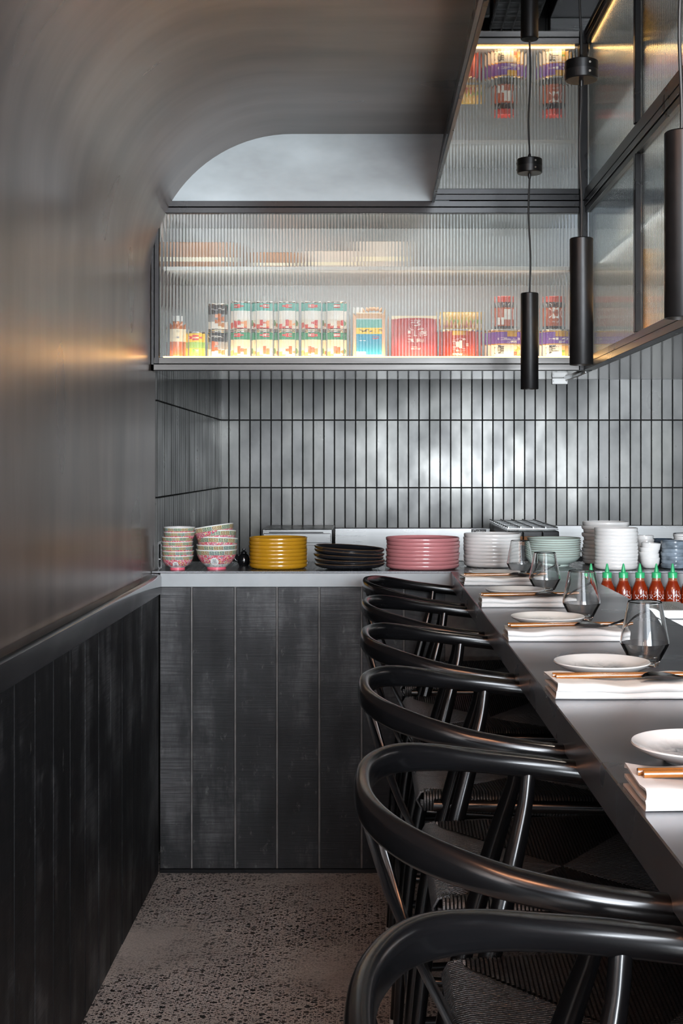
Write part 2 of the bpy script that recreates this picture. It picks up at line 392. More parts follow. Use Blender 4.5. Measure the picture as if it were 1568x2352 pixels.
def glyphs(text, size):
    if text not in _tc:
        c = bpy.data.curves.new('t', 'FONT'); c.body = text; c.align_x = 'CENTER'; c.align_y = 'CENTER'; c.resolution_u = 3
        o = bpy.data.objects.new('t', c); col.objects.link(o)
        me = bpy.data.meshes.new_from_object(o.evaluated_get(bpy.context.evaluated_depsgraph_get()))
        _tc[text] = ([(v.co.x, v.co.y) for v in me.vertices], [tuple(p.vertices) for p in me.polygons])
        bpy.data.objects.remove(o); bpy.data.curves.remove(c); bpy.data.meshes.remove(me)
    v, f = _tc[text]
    return [(x * size, y * size) for x, y in v], f
def text_flat(name, s, size, m, parent, loc, sx=1.0):
    """lettering standing upright, facing -Y"""
    v, f = glyphs(s, size)
    return MB().add([(x * sx, 0, y) for x, y in v], f).build(name, m, parent, 0, loc=loc)
def text_cyl(name, s, size, m, parent, r, z, ang=0.0, sx=1.0):
    v, f = glyphs(s, size)
    return MB().add([(r * math.sin(x * sx / r + ang), -r * math.cos(x * sx / r + ang), y + z) for x, y in v], f).build(name, m, parent, 0)
def patch_cyl(name, w, h, m, parent, r, z, ang=0.0, n=10, ellipse=False):
    """a printed patch wrapped on a cylinder"""
    mb = MB()
    if ellipse:
        pts = [(0, 0)] + [(w / 2 * math.cos(2 * PI * i / 24), h / 2 * math.sin(2 * PI * i / 24)) for i in range(24)]
        fs = [(0, 1 + i, 1 + (i + 1) % 24) for i in range(24)]
    else:
        pts = [(-w / 2 + w * i / n, q) for i in range(n + 1) for q in (-h / 2, h / 2)]
        fs = [(2 * i, 2 * i + 2, 2 * i + 3, 2 * i + 1) for i in range(n)]
    return mb.add([(r * math.sin(x / r + ang), -r * math.cos(x / r + ang), y + z) for x, y in pts], fs).build(name, m, parent, 0)
ORD = ['first', 'second', 'third', 'fourth', 'fifth', 'sixth', 'seventh', 'eighth', 'ninth', 'tenth', 'eleventh', 'twelfth']

# ------------------------------------------------------------------ the setting
XW = -0.69          # upper wall plane
YP = 4.08           # front plane of pass counter, lunette and cabinet
YB = 6.04           # tiled back wall
ZC = 2.143          # mirror ceiling
ZS = 2.356          # soffit
Y0 = -2.5           # shopfront side

fl = MB().box(-0.9, 2.6, Y0, YB + 0.1, -0.08, 0.0).build('floor', K['floor'], None, 0); struct(fl)

# wall that curves over into the soffit: one continuous sheet with UVs along the sweep
def vault():
    r = 0.45; cx, cz = XW + r, ZS - r
    prof = [(XW, z) for z in (0.0, 0.4, 0.8, 1.2, 1.5, 1.7, cz)]
    prof += [(cx - r * math.cos(a), cz + r * math.sin(a)) for a in [PI / 2 * i / 24 for i in range(1, 25)]]
    prof += [(0.0, ZS), (0.25, ZS)]
    outer = [(0.25, ZS + 0.15), (XW - 0.16, ZS + 0.15), (XW - 0.16, 0.0)]
    poly = prof + outer
    L = [0.0]
    for a, b in zip(prof, prof[1:]): L.append(L[-1] + math.hypot(b[0] - a[0], b[1] - a[1]))
    ys = [Y0 + (YP + 0.09 - Y0) * i / 14 for i in range(15)]
    me = bpy.data.meshes.new('wall_left'); vs, fs, uvs = [], [], []
    n = len(prof)
    for y in ys:
        for p in prof: vs.append((p[0], y, p[1]))
    for i in range(len(ys) - 1):
        for q in range(n - 1):
            fs.append((i * n + q, i * n + q + 1, (i + 1) * n + q + 1, (i + 1) * n + q))
            uvs += [(L[q], ys[i]), (L[q + 1], ys[i]), (L[q + 1], ys[i + 1]), (L[q], ys[i + 1])]
    k = len(vs)
    for y in (ys[0], ys[-1]):
        for p in poly: vs.append((p[0], y, p[1]))
    m = len(poly)
    back = list(range(k, k + m)); front = list(range(k + m, k + 2 * m))
    for ring in (back, front[::-1]):
        fs.append(tuple(ring)); uvs += [(vs[t][2], vs[t][0]) for t in ring]
    for q in range(n - 1, m):
        a, b = q, (q + 1) % m
        f = (back[a], back[b], front[b], front[a]); fs.append(f); uvs += [(vs[t][2], vs[t][1]) for t in f]
    me.from_pydata(vs, [], fs)
    ul = me.uv_layers.new(name='UVMap')
    for l, uv in zip(ul.data, uvs): l.uv = uv
    me.materials.append(K['plaster'])
    me.polygons.foreach_set('use_smooth', [True] * len(me.polygons)); me.set_sharp_from_angle(angle=R(30))
    return link('wall_left', me)
wl = struct(vault())
# lunette closing the vault above the cabinet
lun = MB().box(XW - 0.15, 0.262, YP + 0.004, YP + 0.085, ZC - 0.002, ZS + 0.02).build('wall_lunette', K['lunette'], None, 0); struct(lun)
# leaning steel fascia between soffit and mirror ceiling
fa = MB().add([(0.247, YP + 0.08, ZS + .02), (0.205, YP + 0.08, ZC - .006), (0.247, Y0, ZS + .02), (0.225, Y0, ZC - .006),
               (0.262, YP + 0.08, ZS + .02), (0.214, YP + 0.08, ZC - .006), (0.262, Y0, ZS + .02), (0.234, Y0, ZC - .006)],
              [(0, 1, 3, 2), (4, 6, 7, 5), (0, 4, 5, 1), (2, 3, 7, 6), (0, 2, 6, 4), (1, 5, 7, 3)]).build('trim_1', K['frame_dark'], None, 0); struct(fa)
ce = MB().box(0.214, 2.6, Y0, YP + 0.085, ZC, ZC + 0.05).build('ceiling', K['mirror'], None, 0); struct(ce)
kc = MB().box(-0.9, 2.6, YP + 0.085, YB + 0.1, 2.5, 2.58).build('ceiling_kitchen', K['lunette'], None, 0); struct(kc); kc.data.materials[0] = K['pend']

# tiled kitchen walls: grout-coloured backing with single tiles
wb_ = MB().box(-0.9, 2.6, YB + 0.008, YB + 0.12, 0, 2.5).build('wall_back', K['grout'], None, 0); struct(wb_)
wt = MB().box(XW - 0.16, XW - 0.008, YP + 0.095, YB + 0.008, 0, 2.5).build('wall_kitchen', K['grout'], None, 0); struct(wt)
wr = MB().box(2.6, 2.7, Y0, YB + 0.1, 0, 2.5).build('wall_right', K['lunette'], None, 0); struct(wr); wr.data.materials[0] = K['board']
TP, TH = 0.0498, 0.3185
tile_me = MB().box(-TP / 2 + .0018, TP / 2 - .0018, 0, 0.014, 0.0018, TH - .0018).mesh('tile', K['tile'], 30, 0.0016, 1)
rows = [1.193 - TH, 1.193, 1.5115]
nx = int((2.59 - XW) / TP)
for z in rows:
    for i in range(nx):
        x = XW - 0.012 + TP * (i + 0.5)
        t = link('tile', tile_me, wb_, (x, YB - 0.004 + random.uniform(0, .0012), z))
        t.rotation_euler = (R(random.uniform(-.35, .35)), 0, R(random.uniform(-.45, .45)))
    for i in range(37):
        y = YB - 0.006 - TP * (i + 0.5)
        t = link('tile', tile_me, wt, (XW + 0.004 - random.uniform(0, .0012), y, z), (0, 0, R(90)))
        t.rotation_euler = (0, R(random.uniform(-.3, .3)), R(90 + random.uniform(-.45, .45)))

# dado: vertical boards below a black rail on the curved wall
XB = -0.663
wains = MB().box(XW, XB - 0.0035, Y0, YP + 0.01, 0, 0.90).build('wall_dado', K['groove'], None, 0); struct(wains)
bp = 0.1512
bd_me = MB().box(-0.0028, 0.0, -bp / 2 + 0.0032, bp / 2 - 0.0032, 0.0, 0.8895).mesh('board', K['board'], 40, 0.0012, 1)
yb = 4.069 - bp / 2
while yb > Y0:
    link('board', bd_me, wains, (XB + random.uniform(-.0006, .0006), yb, 0.0)); yb -= bp
rail = MB().prism([(XW, 0.890), (XB + 0.008, 0.890), (XB + 0.008, 0.944), (XB + 0.002, 0.952), (XW, 0.954)], 'y', Y0, YP - 0.002).build('trim_2', K['black_rail'], None, 30, 0.0012, 1); struct(rail)

# ------------------------------------------------------------------ pass counter at the end of the room
pc = thing('pass_counter', 'raised kitchen pass with pale concrete edge above vertical black boards', 'counter', (0, YP, 0))
bx('countertop', XW + .002, 2.55, 0.012, 0.43, 0.955, 0.96, K['pass_top'], pc)
bx('front_edge', XW + .03, 2.55, 0.0, 0.43, 0.911, 0.9548, K['concrete'], pc, 0.0015)
bx('core', XB + .002, 2.55, 0.0062, 0.2, 0.0, 0.9105, K['groove'], pc)
bx('base_strip', XB + .002, 2.55, -0.004, 0.006, 0.0, 0.013, K['frame_dark'], pc, 0.001)
jx = [365, 440, 540, 636, 733, 830, 927, 1024]
for a, b in zip(jx, jx[1:]):
    x0, x1 = (a - VPX) * YP / F_PX, (b - VPX) * YP / F_PX
    bx('board', x0 + 0.0032, x1 - 0.0032, 0.0, 0.006, 0.0135, 0.9105, K['board'], pc, 0.0012)

# ------------------------------------------------------------------ dining counter running towards the camera
dc = thing('dining_counter', 'long dark steel dining counter set with napkins, plates and glasses', 'counter', (0.267, 0, 0))
bx('countertop', 0.0, 0.401, -1.4, YP - 0.001, 0.909, 0.96, K['counter'], dc, 0.0015)
bx('support_panel', 0.33, 0.375, -1.4, YP - 0.006, 0.0, 0.9085, K['board'], dc)
kb = thing('kitchen_bench', 'low steel work bench behind the dining counter holding red sauce bottles', 'bench', (0.672, 0, 0))
bx('worktop', 0.0, 0.62, 1.0, YP - 0.03, 0.776, 0.806, K['kbench'], kb, 0.002)
bx('cabinet_body', 0.02, 0.60, 1.02, YP - 0.035, 0.0, 0.7755, K['kbench'], kb)

# ------------------------------------------------------------------ overhead glazed cabinets
ZCB, ZG0, ZG1 = 1.602, 1.643, 2.104
def flute_pane(name, length, h, parent, loc, rz=0.0, pitch=0.0103, sag=0.0010, th=0.004, ns=6, flip=False):
    n = int(round(length / pitch)); pitch = length / n
    top = [(0.0, th / 2)]
    for i in range(n):
        for u in (0, .05, .13, .27, .42, .58, .73, .87, .95):
            top.append(((i + u) * pitch, -th / 2 - sag * (1 - abs(2 * u - 1) ** 2.5)))
    top += [(length, -th / 2), (length, th / 2)]
    if flip: top = [(x, -y) for x, y in top]
    o = MB().prism(top, 'z', 0, h).build(name, K['flute'], parent, 16)
    o.location = loc; o.rotation_euler = (0, 0, rz)
    return o
oc = thing('display_cabinet', 'wide overhead cabinet with reeded glass front full of tins and jars', 'cabinet', (0, YP, ZCB))
XR = 0.676
def ob(name, x0, x1, y0, y1, z0, z1, m, parent=oc, bevel=0.0012):
    return bx(name, x0, x1, y0 - YP, y1 - YP, z0 - ZCB, z1 - ZCB, m, parent, bevel)
ob('lower_rail', XW + .001, XR, YP, YP + .03, ZCB, ZCB + .0195, K['frame'])
ob('lower_rail', XW + .001, XR, YP + .004, YP + .03, ZCB + .021, ZG0, K['frame'])
ob('upper_rail', XW + .001, XR, YP + .004, YP + .03, ZG1, ZG1 + .018, K['frame_dark'])
ob('upper_rail', XW + .001, XR, YP, YP + .03, ZG1 + .0195, ZC - .001, K['frame_dark'])
ob('stile', XW + .001, XW + .011, YP, YP + .03, ZCB, ZC - .002, K['frame_dark'])
ob('stile', XW + .0115, XW + .026, YP + .003, YP + .03, ZCB + .021, ZC - .002, K['frame_dark'])
ob('bottom_panel', XW + .001, XR, YP + .0305, YP + .42, ZCB, ZCB + .012, K['underside'])
ob('cabinet_floor', XW + .03, XR, YP + .034, YP + .415, ZG0 - .012, ZG0 + .001, K['cab_in'])
ob('back_panel', XW + .001, XR, YP + .42, YP + .432, ZCB, ZC + .1, K['cab_back'])
ob('top_panel', XW + .001, XR, YP + .031, YP + .42, ZC - .012, ZC - .002, K['cab_back'])
ob('shelf', XW + .03, XR, YP + .075, YP + .415, 1.931, 1.944, K['cab_in'])
flute_pane('glass_pane', XR - XW - .03, ZG1 - ZG0 + .004, oc, (XW + .028, .017, ZG0 - ZCB - .002))
ls = ob('light_strip', XW + .035, XR - .01, YP + .024, YP + .032, ZG0 + .0015, ZG0 + .0055, K['led'], oc, 0)

ac = thing('side_cabinet', 'overhead cabinet with reeded glass side hanging above the kitchen bench', 'cabinet', (0.69, 0, ZCB))
XA, YA0, YA1 = 0.69, 1.40, 4.10
def ab(name, x0, x1, y0, y1, z0, z1, m, bevel=0.0012):
    return bx(name, x0 - XA, x1 - XA, y0, y1, z0 - ZCB, z1 - ZCB, m, ac, bevel)
ab('corner_post', XR, XA + .012, YP - .004, YP + .032, ZCB, ZC - .001, K['frame_dark'])
ab('lower_rail', XA, XA + .03, YA0, YP - .005, ZCB, ZCB + .0195, K['frame_dark'])
ab('lower_rail', XA + .004, XA + .03, YA0, YP - .005, ZCB + .021, ZG0, K['frame_dark'])
ab('upper_rail', XA + .004, XA + .03, YA0, YP - .005, ZG1, ZG1 + .018, K['frame_dark'])
ab('upper_rail', XA, XA + .03, YA0, YP - .005, ZG1 + .0195, ZC - .001, K['frame_dark'])
ms = [3.31, 2.45, 1.59]
prev = YP - .006
for y in ms + [YA0 + .02]:
    if y in ms: ab('mullion', XA, XA + .03, y - .011, y + .011, ZG0 + .0005, ZG1 - .0005, K['frame_dark'])
    p = flute_pane('glass_pane', prev - (y + .012), ZG1 - ZG0 + .004, ac, (.014, y + .012, ZG0 - ZCB - .002), R(90), sag=0.00025, flip=True)
    p.location = (.017, y + .012, ZG0 - ZCB - .002); prev = y - .012
ab('end_panel', XA, 1.20, YA0 - .012, YA0, ZCB, ZC - .001, K['frame_dark'])
ab('bottom_panel', XA + .0305, 1.20, YA0, YP + .42, ZCB, ZCB + .012, K['underside'])
ab('cabinet_floor', XA + .034, 1.19, YA0, YP + .415, ZG0 - .012, ZG0 + .001, K['cab_in'])
ab('back_panel', 1.19, 1.20, YA0, YP + .43, ZCB, ZC - .001, K['cab_back'])
ab('rear_panel', XA, 1.19, YP + .42, YP + .432, ZCB, ZC + .1, K['cab_back'])
ab('shelf', XA + .06, 1.185, YA0 + .01, YP + .40, 1.931, 1.944, K['cab_in'])
ab('light_strip', XA + .027, XA + .035, YA0 + .02, YP - .03, ZG0 + .0015, ZG0 + .0055, K['led'], 0)
# the strips' glow and added interior fills, since the glass keeps daylight out
# (each added fill sits behind a rail or shelf edge and faces into the cabinet)
area('cabinet_strip_glow', (0, YP + .034, ZG0 + .008), (R(180 - 35), 0, 0), 1.28, .012, 0.45, (1.0, 0.66, 0.34))
area('cabinet_top_fill', (0, YP + .036, ZG1 + .014), (R(62), 0, 0), 1.28, .02, 1.1, (1.0, 0.96, 0.90))
area('cabinet_low_fill', (0, YP + .066, 1.918), (R(42), 0, 0), 1.28, .02, 1.2, (1.0, 0.95, 0.88))
area('side_cabinet_fill', (XA + .034, 2.75, ZG1 + .006), (0, R(-62), 0), .03, 2.5, 6.0, (0.95, 0.98, 1.0))  # added fill, brightens the side cabinet behind its glass
area('side_cabinet_low_fill', (XA + .055, 2.75, 1.925), (0, R(-55), 0), .02, 2.5, 5.0, (0.97, 0.98, 1.0))

# ------------------------------------------------------------------ pendants
def pendant(y, label):
    t = thing('pendant_lamp', label, 'lamp', (0.458, y, ZC), 0, 'black tube pendants over the counter')
    cn = MB().lathe([(0, 0), (.0355, 0), (.0355, -.0185), (.0335, -.0205), (0, -.0205)], 40).build('canopy', K['pend'], t, 40)
    for a in (0.35, 2.4, 4.5):
        s = MB().lathe([(0, .0012), (.0024, .0012), (.003, 0), (.0012, -.0004), (0, -.0004)], 12)
        o = s.build('screw', K['screw'], cn); o.location = (.0356 * math.sin(a), -.0356 * math.cos(a), -.0095); o.rotation_euler = (R(90), 0, a)
    MB().lathe([(0, -.0195), (.0045, -.0195), (.0045, -.032), (.003, -.035), (0, -.035)], 14).build('cord_grip', K['pend'], t)
    top, bot = 1.785 - ZC, 1.514 - ZC
    pts = []
    for i in range(15):
        u = i / 14; z = -.033 + (top + .003 + .033) * u
        pts.append((.0045 * math.sin(u * 5.2 + y) * u * (1 - u) * 3.2, 0.003 * math.sin(u * 4 + 2 * y) * u * (1 - u) * 3, z))
    MB().tube(pts, .0028, 8).build('cord', K['cable'], t)
    MB().lathe([(0, top), (.0235, top), (.025, top - .0018), (.025, bot + .001), (.0243, bot), (.0222, bot), (.0218, bot + .02), (0, bot + .02)], 48).build('lamp_body', K['pend'], t, 35)
    MB().lathe([(0, bot + .016), (.0215, bot + .016), (.0215, bot + .0185), (0, bot + .0185)], 32).build('bulb_face', K['lamp_disc'], t)
    l = bpy.data.lights.new('pendant_beam', 'SPOT'); l.energy = 4; l.color = (1, .88, .74); l.spot_size = R(70); l.spot_blend = .6; l.shadow_soft_size = .018
    lo = bpy.data.objects.new('pendant_beam', l); col.objects.link(lo); lo.location = (0.458, y, 1.526)
pendant(3.613, 'slim black tube pendant hanging closest to the reeded glass cabinet')
pendant(2.739, 'slim black tube pendant, second from the reeded glass cabinet')
pendant(1.865, 'slim black tube pendant, third from the reeded glass cabinet')

# ------------------------------------------------------------------ chairs
def cat(pts, n):
    """Catmull-Rom through pts"""
    out = []
    P = [Vector(p) for p in pts]; P = [P[0] * 2 - P[1]] + P + [P[-1] * 2 - P[-2]]
    for i in range(1, len(P) - 2):
        a, b, c, d = P[i - 1:i + 3]
        for k in range(n):
            t = k / n
            out.append(0.5 * ((2 * b) + (c - a) * t + (2 * a - 5 * b + 4 * c - d) * t * t + (3 * b - a - 3 * c + d) * t ** 3))
    out.append(P[-2]); return out
def make_chair():
    root = thing('armchair', 'x', 'chair')
    half = [(.405, .238, .893), (.33, .252, .900), (.25, .258, .909), (.17, .249, .920), (.10, .221, .932), (.048, .170, .942), (.018, .090, .947)]
    pts = half + [(.010, 0, .949)] + [(x, -y, z) for x, y, z in half[::-1]]
    P = cat(pts, 6); n = len(P)
    sec = []
    for i, p in enumerate(P):
        k = max(0.0, min(1.0, (0.17 - p.x) / 0.12)); k = k * k * (3 - 2 * k)
        tip = max(0.0, (p.x - .36) / .05)
        sec.append(((.0145 + .0035 * k) * (1 - .25 * tip), (.0148 - .0048 * k) * (1 - .25 * tip)))
    MB().tube(P, 1, 18, True, sec).build('top_rail', K['chair'], root, 50)
    for s in (1, -1):
        L = cat([(.078, .205 * s, .012), (.094, .205 * s, .25), (.122, .203 * s, .50), (.160, .206 * s, .655), (.188, .217 * s, .76), (.203, .228 * s, .815), (.216, .243 * s, .865), (.222, .254 * s, .906)], 5)
        m = len(L); rr = [.0100 + .0048 * math.sin(PI * min(1, (i / m) * 1.2)) for i in range(m)]
        lg = MB().tube(L, rr, 14).build('rear_leg', K['chair'], root, 60)
        MB().lathe([(0, 0), (.010, 0), (.0108, .003), (.0108, .014), (0, .014)], 16, c=(.077, .205 * s, 0)).build('foot_cap', K['nylon'], lg)
        F = [(.512, .262 * s, .012), (.512, .262 * s, .3), (.512, .262 * s, .60), (.512, .262 * s, .71)]
        lg = MB().tube(F, [.012, .0165, .017, .0155], 14).build('front_leg', K['chair'], root, 60)
        MB().lathe([(0, 0), (.010, 0), (.0108, .003), (.0108, .014), (0, .014)], 16, c=(.512, .262 * s, 0)).build('foot_cap', K['nylon'], lg)
        MB().tube([(.10, .205 * s, .34), (.31, .235 * s, .335), (.512, .262 * s, .33)], [.0085, .0105, .0085], 10).build('side_stretcher', K['chair'], root, 60)
        MB().tube([(.088, .205 * s, .20), (.31, .235 * s, .20), (.512, .262 * s, .20)], [.0085, .0105, .0085], 10).build('side_stretcher', K['chair'], root, 60)
        MB().tube([(.14, .205 * s, .666), (.512, .262 * s, .675)], [.012, .012], 10).build('seat_rail', K['chair'], root, 60)
    MB().tube([(.512, -.262, .27), (.512, .262, .27)], [.0115, .0115], 12).build('foot_rail', K['chair'], root, 60)
    MB().tube([(.097, -.205, .28), (.097, .205, .28)], [.009, .009], 10).build('rear_stretcher', K['chair'], root, 60)
    # forked splat: bent panel from the seat's back rail up to the top rail
    a = Vector((.128, 0, .655)); b = Vector((.013, 0, .937)); ax = (b - a); Ls = ax.length; ax.normalize(); nrm = ax.cross(Vector((0, 1, 0))).normalized()
    out = [(-.024, 0), (.024, 0), (.018, .06), (.016, .10), (.022, .135), (.042, .175), (.070, .225), (.090, Ls), (.070, Ls), (.050, .228), (.024, .182), (0, .155)]
    out += [(-x, y) for x, y in out[-2:5:-1]] + [(-.022, .135), (-.016, .10), (-.018, .06)]
    seen = []
    for p in out:
        if not seen or p != seen[-1]: seen.append(p)
    out = seen; N = len(out)
    def S(p, o):
        u = p[1] / Ls; bow = .012 * math.sin(PI * u)
        return a + ax * p[1] + Vector((0, p[0], 0)) + nrm * (o + bow)
    vs = [S(p, -.0038) for p in out] + [S(p, .0038) for p in out]
    MB().add(vs, [tuple(range(N))[::-1], tuple(range(N, 2 * N))] + [(i, (i + 1) % N, N + (i + 1) % N, N + i) for i in range(N)]).build('splat', K['chair'], root, 40, 0.0015, 2)
    # paper cord seat in four mitred fields
    MB().prism([(.115, -.185), (.115, .185), (.50, .245), (.50, -.245)], 'z', .655, .672).build('seat_light_block', K['cord'], root, 0)  # added slab under the cords, blocks light through the gaps
    mb = MB(); sp = .0054; xb, xf, hb, hf = .112, .522, .198, .262
    cx_, zt = .32, .688
    def cordline(e, d, ln):
        e = Vector(e); d = Vector(d)
        if ln < .006: return
        pts = [e + d * .006 + Vector((0, 0, zt - .034)), e - d * .004 + Vector((0, 0, zt - .016)), e + d * .004 + Vector((0, 0, zt - .002)), e + d * .018 + Vector((0, 0, zt + .0015)), e + d * max(.02, ln) + Vector((0, 0, zt - .004 - .012 * min(1, ln / .2)))]
        mb.tube(pts, .0027, 5, False)
    k = int(hb * 2 / sp)
    for i in range(k + 1):
        y = -hb + 2 * hb * i / k; cordline((xb, y, 0), (1, 0, 0), (1 - abs(y) / hb) * (cx_ - xb))
    k = int(hf * 2 / sp)
    for i in range(k + 1):
        y = -hf + 2 * hf * i / k; cordline((xf, y, 0), (-1, 0, 0), (1 - abs(y) / hf) * (xf - cx_))
    k = int((xf - xb) / sp)
    for s in (1, -1):
        for i in range(k + 1):
            x = xb + (xf - xb) * i / k; hw = hb + (hf - hb) * i / k
            t = (x - xb) / (cx_ - xb) if x < cx_ else (xf - x) / (xf - cx_)
            cordline((x, hw * s, 0), (0, -s, 0), t * hw)
    w = mb.build('woven_seat', K['cord'], root, 60); w['kind'] = 'stuff'
    return root
chair0 = make_chair()
for i, y in enumerate([3.77, 3.18, 2.59, 2.00, 1.39, 0.79]):
    c = chair0 if i == 0 else copy_tree(chair0)
    c.location = (-0.015, y, 0); c.rotation_euler = (0, 0, 0)
    where = ['closest to the boarded kitchen pass', 'second from the boarded kitchen pass', 'third from the boarded kitchen pass', 'fourth from the boarded kitchen pass', 'fifth from the boarded kitchen pass', 'sixth from the boarded kitchen pass'][i]
    tag(c, 'black bentwood armchair with forked splat and woven seat, ' + where, 'chair', 'black armchairs along the dining counter')

# ------------------------------------------------------------------ place settings
ZT = 0.9602
plate_pr = [(0, .002), (.036, .002), (.038, 0), (.041, .0), (.043, .003), (.062, .009), (.0755, .0165), (.078, .0195), (.0772, .0212), (.0745, .0203), (.062, .0135), (.045, .0075), (.02, .0062), (0, .006)]
plate_me = MB().lathe(plate_pr, 64).mesh('side_plate', K['crackle'], 40)
gl_pr = [(0, 0), (.0205, 0), (.0225, .0015), (.0235, .005), (.0395, .036), (.0412, .040), (.0405, .046), (.0285, .1085), (.0278, .110), (.0270, .1085), (.0387, .046), (.0394, .040), (.037, .036), (.022, .013), (.012, .0105), (0, .010)]
def support(pr, k=6):
    out = []
    for (r0, z0), (r1, z1) in zip(pr, pr[1:]):
        n = k if math.hypot(r1 - r0, z1 - z0) > .012 else 1
        ts = [0] if n == 1 else [0, .03, .1, .3, .7, .9, .97]
        out += [(r0 + (r1 - r0) * t, z0 + (z1 - z0) * t) for t in ts]
    return out + [pr[-1]]
gl_pr = support(gl_pr)
glass_me = MB().lathe(gl_pr, 72).mesh('tumbler', K['glass'], 25)
def napkin_mesh(seed):
    rnd = random.Random(seed); D = .108
    path = [(D, .0015), (.012, .0015)]
    def arc(c, z0, z1, sgn, k=5):
        zc, r = (z0 + z1) / 2, (z1 - z0) / 2
        return [(c + sgn * r * math.sin(PI * i / k), zc - r * math.cos(PI * i / k)) for i in range(k + 1)]
    h = .0105
    path = [(D, .0012), (.02, .0012)] + arc(.006, .0012, h - .0006, -1) + [(.02, h - .0006), (D - .006, h - .0006)] + arc(D - .004, h - .0006, h + .0008, 1, 3) + [(D - .02, h + .0008), (.02, h + .0008)] + arc(.0055, h + .0008, 2 * h, -1) + [(.02, 2 * h), (D, 2 * h), (D + .002, 2 * h - .004)]
    th = .0011; L = .224; nx_ = 28
    ph = rnd.random() * 6
    vs = []; n = len(path)
    for i in range(nx_ + 1):
        u = i / nx_; x = L * u
        for side in (1, -1):
            for q, (y, z) in enumerate(path):
                a = Vector(path[max(0, q - 1)]); b = Vector(path[min(n - 1, q + 1)]); t = (b - a).normalized()
                nn = (-t.y, t.x)
                wz = (z / .021) * (.0022 * math.sin(u * 7 + ph) + .0012 * math.sin(u * 17 + 2 * ph + y * 30))
                wy = .0016 * math.sin(u * 6 + ph * 2 + z * 120)
                sl = .004 * (z / .021) * math.sin(y * 40 + ph) if i == 0 else 0
                vs.append((x + sl, y + wy + nn[0] * th * side, max(.0002, z + wz + nn[1] * th * side)))
    fs = []; W = 2 * n
    for i in range(nx_):
        for q in range(n - 1):
            fs.append((i * W + q, i * W + q + 1, (i + 1) * W + q + 1, (i + 1) * W + q))
            fs.append((i * W + n + q, (i + 1) * W + n + q, (i + 1) * W + n + q + 1, i * W + n + q + 1))
        for q in (0, n - 1): fs.append((i * W + q, (i + 1) * W + q, (i + 1) * W + n + q, i * W + n + q))
    for i in (0, nx_):
        for q in range(n - 1): fs.append((i * W + q, i * W + n + q, i * W + n + q + 1, i * W + q + 1))
    return MB().add(vs, fs).mesh('napkin', K['napkin'], 50)
nap_me = [napkin_mesh(s) for s in (3, 11, 5)]
ch_me = MB().tube([(0, 0, 0), (.08, 0, 0), (.232, 0, 0)], [.0042, .0039, .0027], 10).mesh('chopstick', K['chop'], 50)
def spoon_mesh():
    pts = cat([(-.06, 0, .004), (-.045, 0, .002), (-.02, 0, .0), (0, 0, .001), (.02, 0, .007), (.05, 0, .018), (.085, 0, .030)], 4)
    vs, fs = [], []; n = len(pts)
    for i, p in enumerate(pts):
        u = i / (n - 1)
        w = .019 * math.sin(PI * min(1, u / .62) ** .8) if u < .5 else .007 + .005 * (u - .5)
        w = max(w, .0045)
        d = .007 * max(0, math.sin(PI * min(1, u / .55)))
        for k in range(7):
            a = -1 + 2 * k / 6
            vs.append((p.x, p.y + w * a, p.z + d * a * a))
        for k in range(7):
            a = 1 - 2 * k / 6
            vs.append((p.x, p.y + w * a * .97, p.z + d * a * a - .0014))
    W = 14
    for i in range(n - 1):
        for k in range(W): fs.append((i * W + k, i * W + (k + 1) % W, (i + 1) * W + (k + 1) % W, (i + 1) * W + k))
    fs += [tuple(range(W)), tuple((n - 1) * W + k for k in range(W))[::-1]]
    return MB().add(vs, fs).mesh('spoon', K['spoon'], 60)
sp_me = spoon_mesh()
PY = [3.84, 3.30, 2.71, 2.085, 1.47, 0.86]
for i, y in enumerate(PY):
    o_ = ORD[i] + ' setting from the plate stacks'
    g = 'place settings on the dining counter'
    tag(link('side_plate', plate_me, None, (0.382, y, ZT), (0, 0, i * 1.3 + .4)), 'small white plate with grey crackle glaze, ' + o_, 'plate', g)
    tag(link('tumbler', glass_me, None, (0.466 + .002 * (i % 2), y + .075 if i else y + .062, ZT)), 'clear stemless tumbler with angular waist, ' + o_, 'glass', g)
    yf = [3.60, 3.045, 2.455, 1.85, 1.25, .65][i]
    n = tag(link('napkin', nap_me[i % 3], None, (0.272, yf, ZT), (0, 0, R([1.5, -.5, 1, 0, .5, 0][i]))), 'folded white linen napkin, ' + o_, 'napkin', g)
    for k in (0, 1):
        c = link('chopstick', ch_me, None, (0.276 + .004 * k, yf + .058 - .010 * k, ZT + .0262), (0, R(-.6), R([-1.2, 1.0, 1.5, .8, .3, 0][i] + .9 * k)))
        tag(c, ['rear', 'front'][k] + ' brown lacquered chopstick on the napkin, ' + o_, 'chopstick', g)
    tag(link('spoon', sp_me, None, (0.462, yf + .030, ZT + .026), (0, 0, R(4))), 'dark metal soup spoon on the napkin, ' + o_, 'spoon', g)

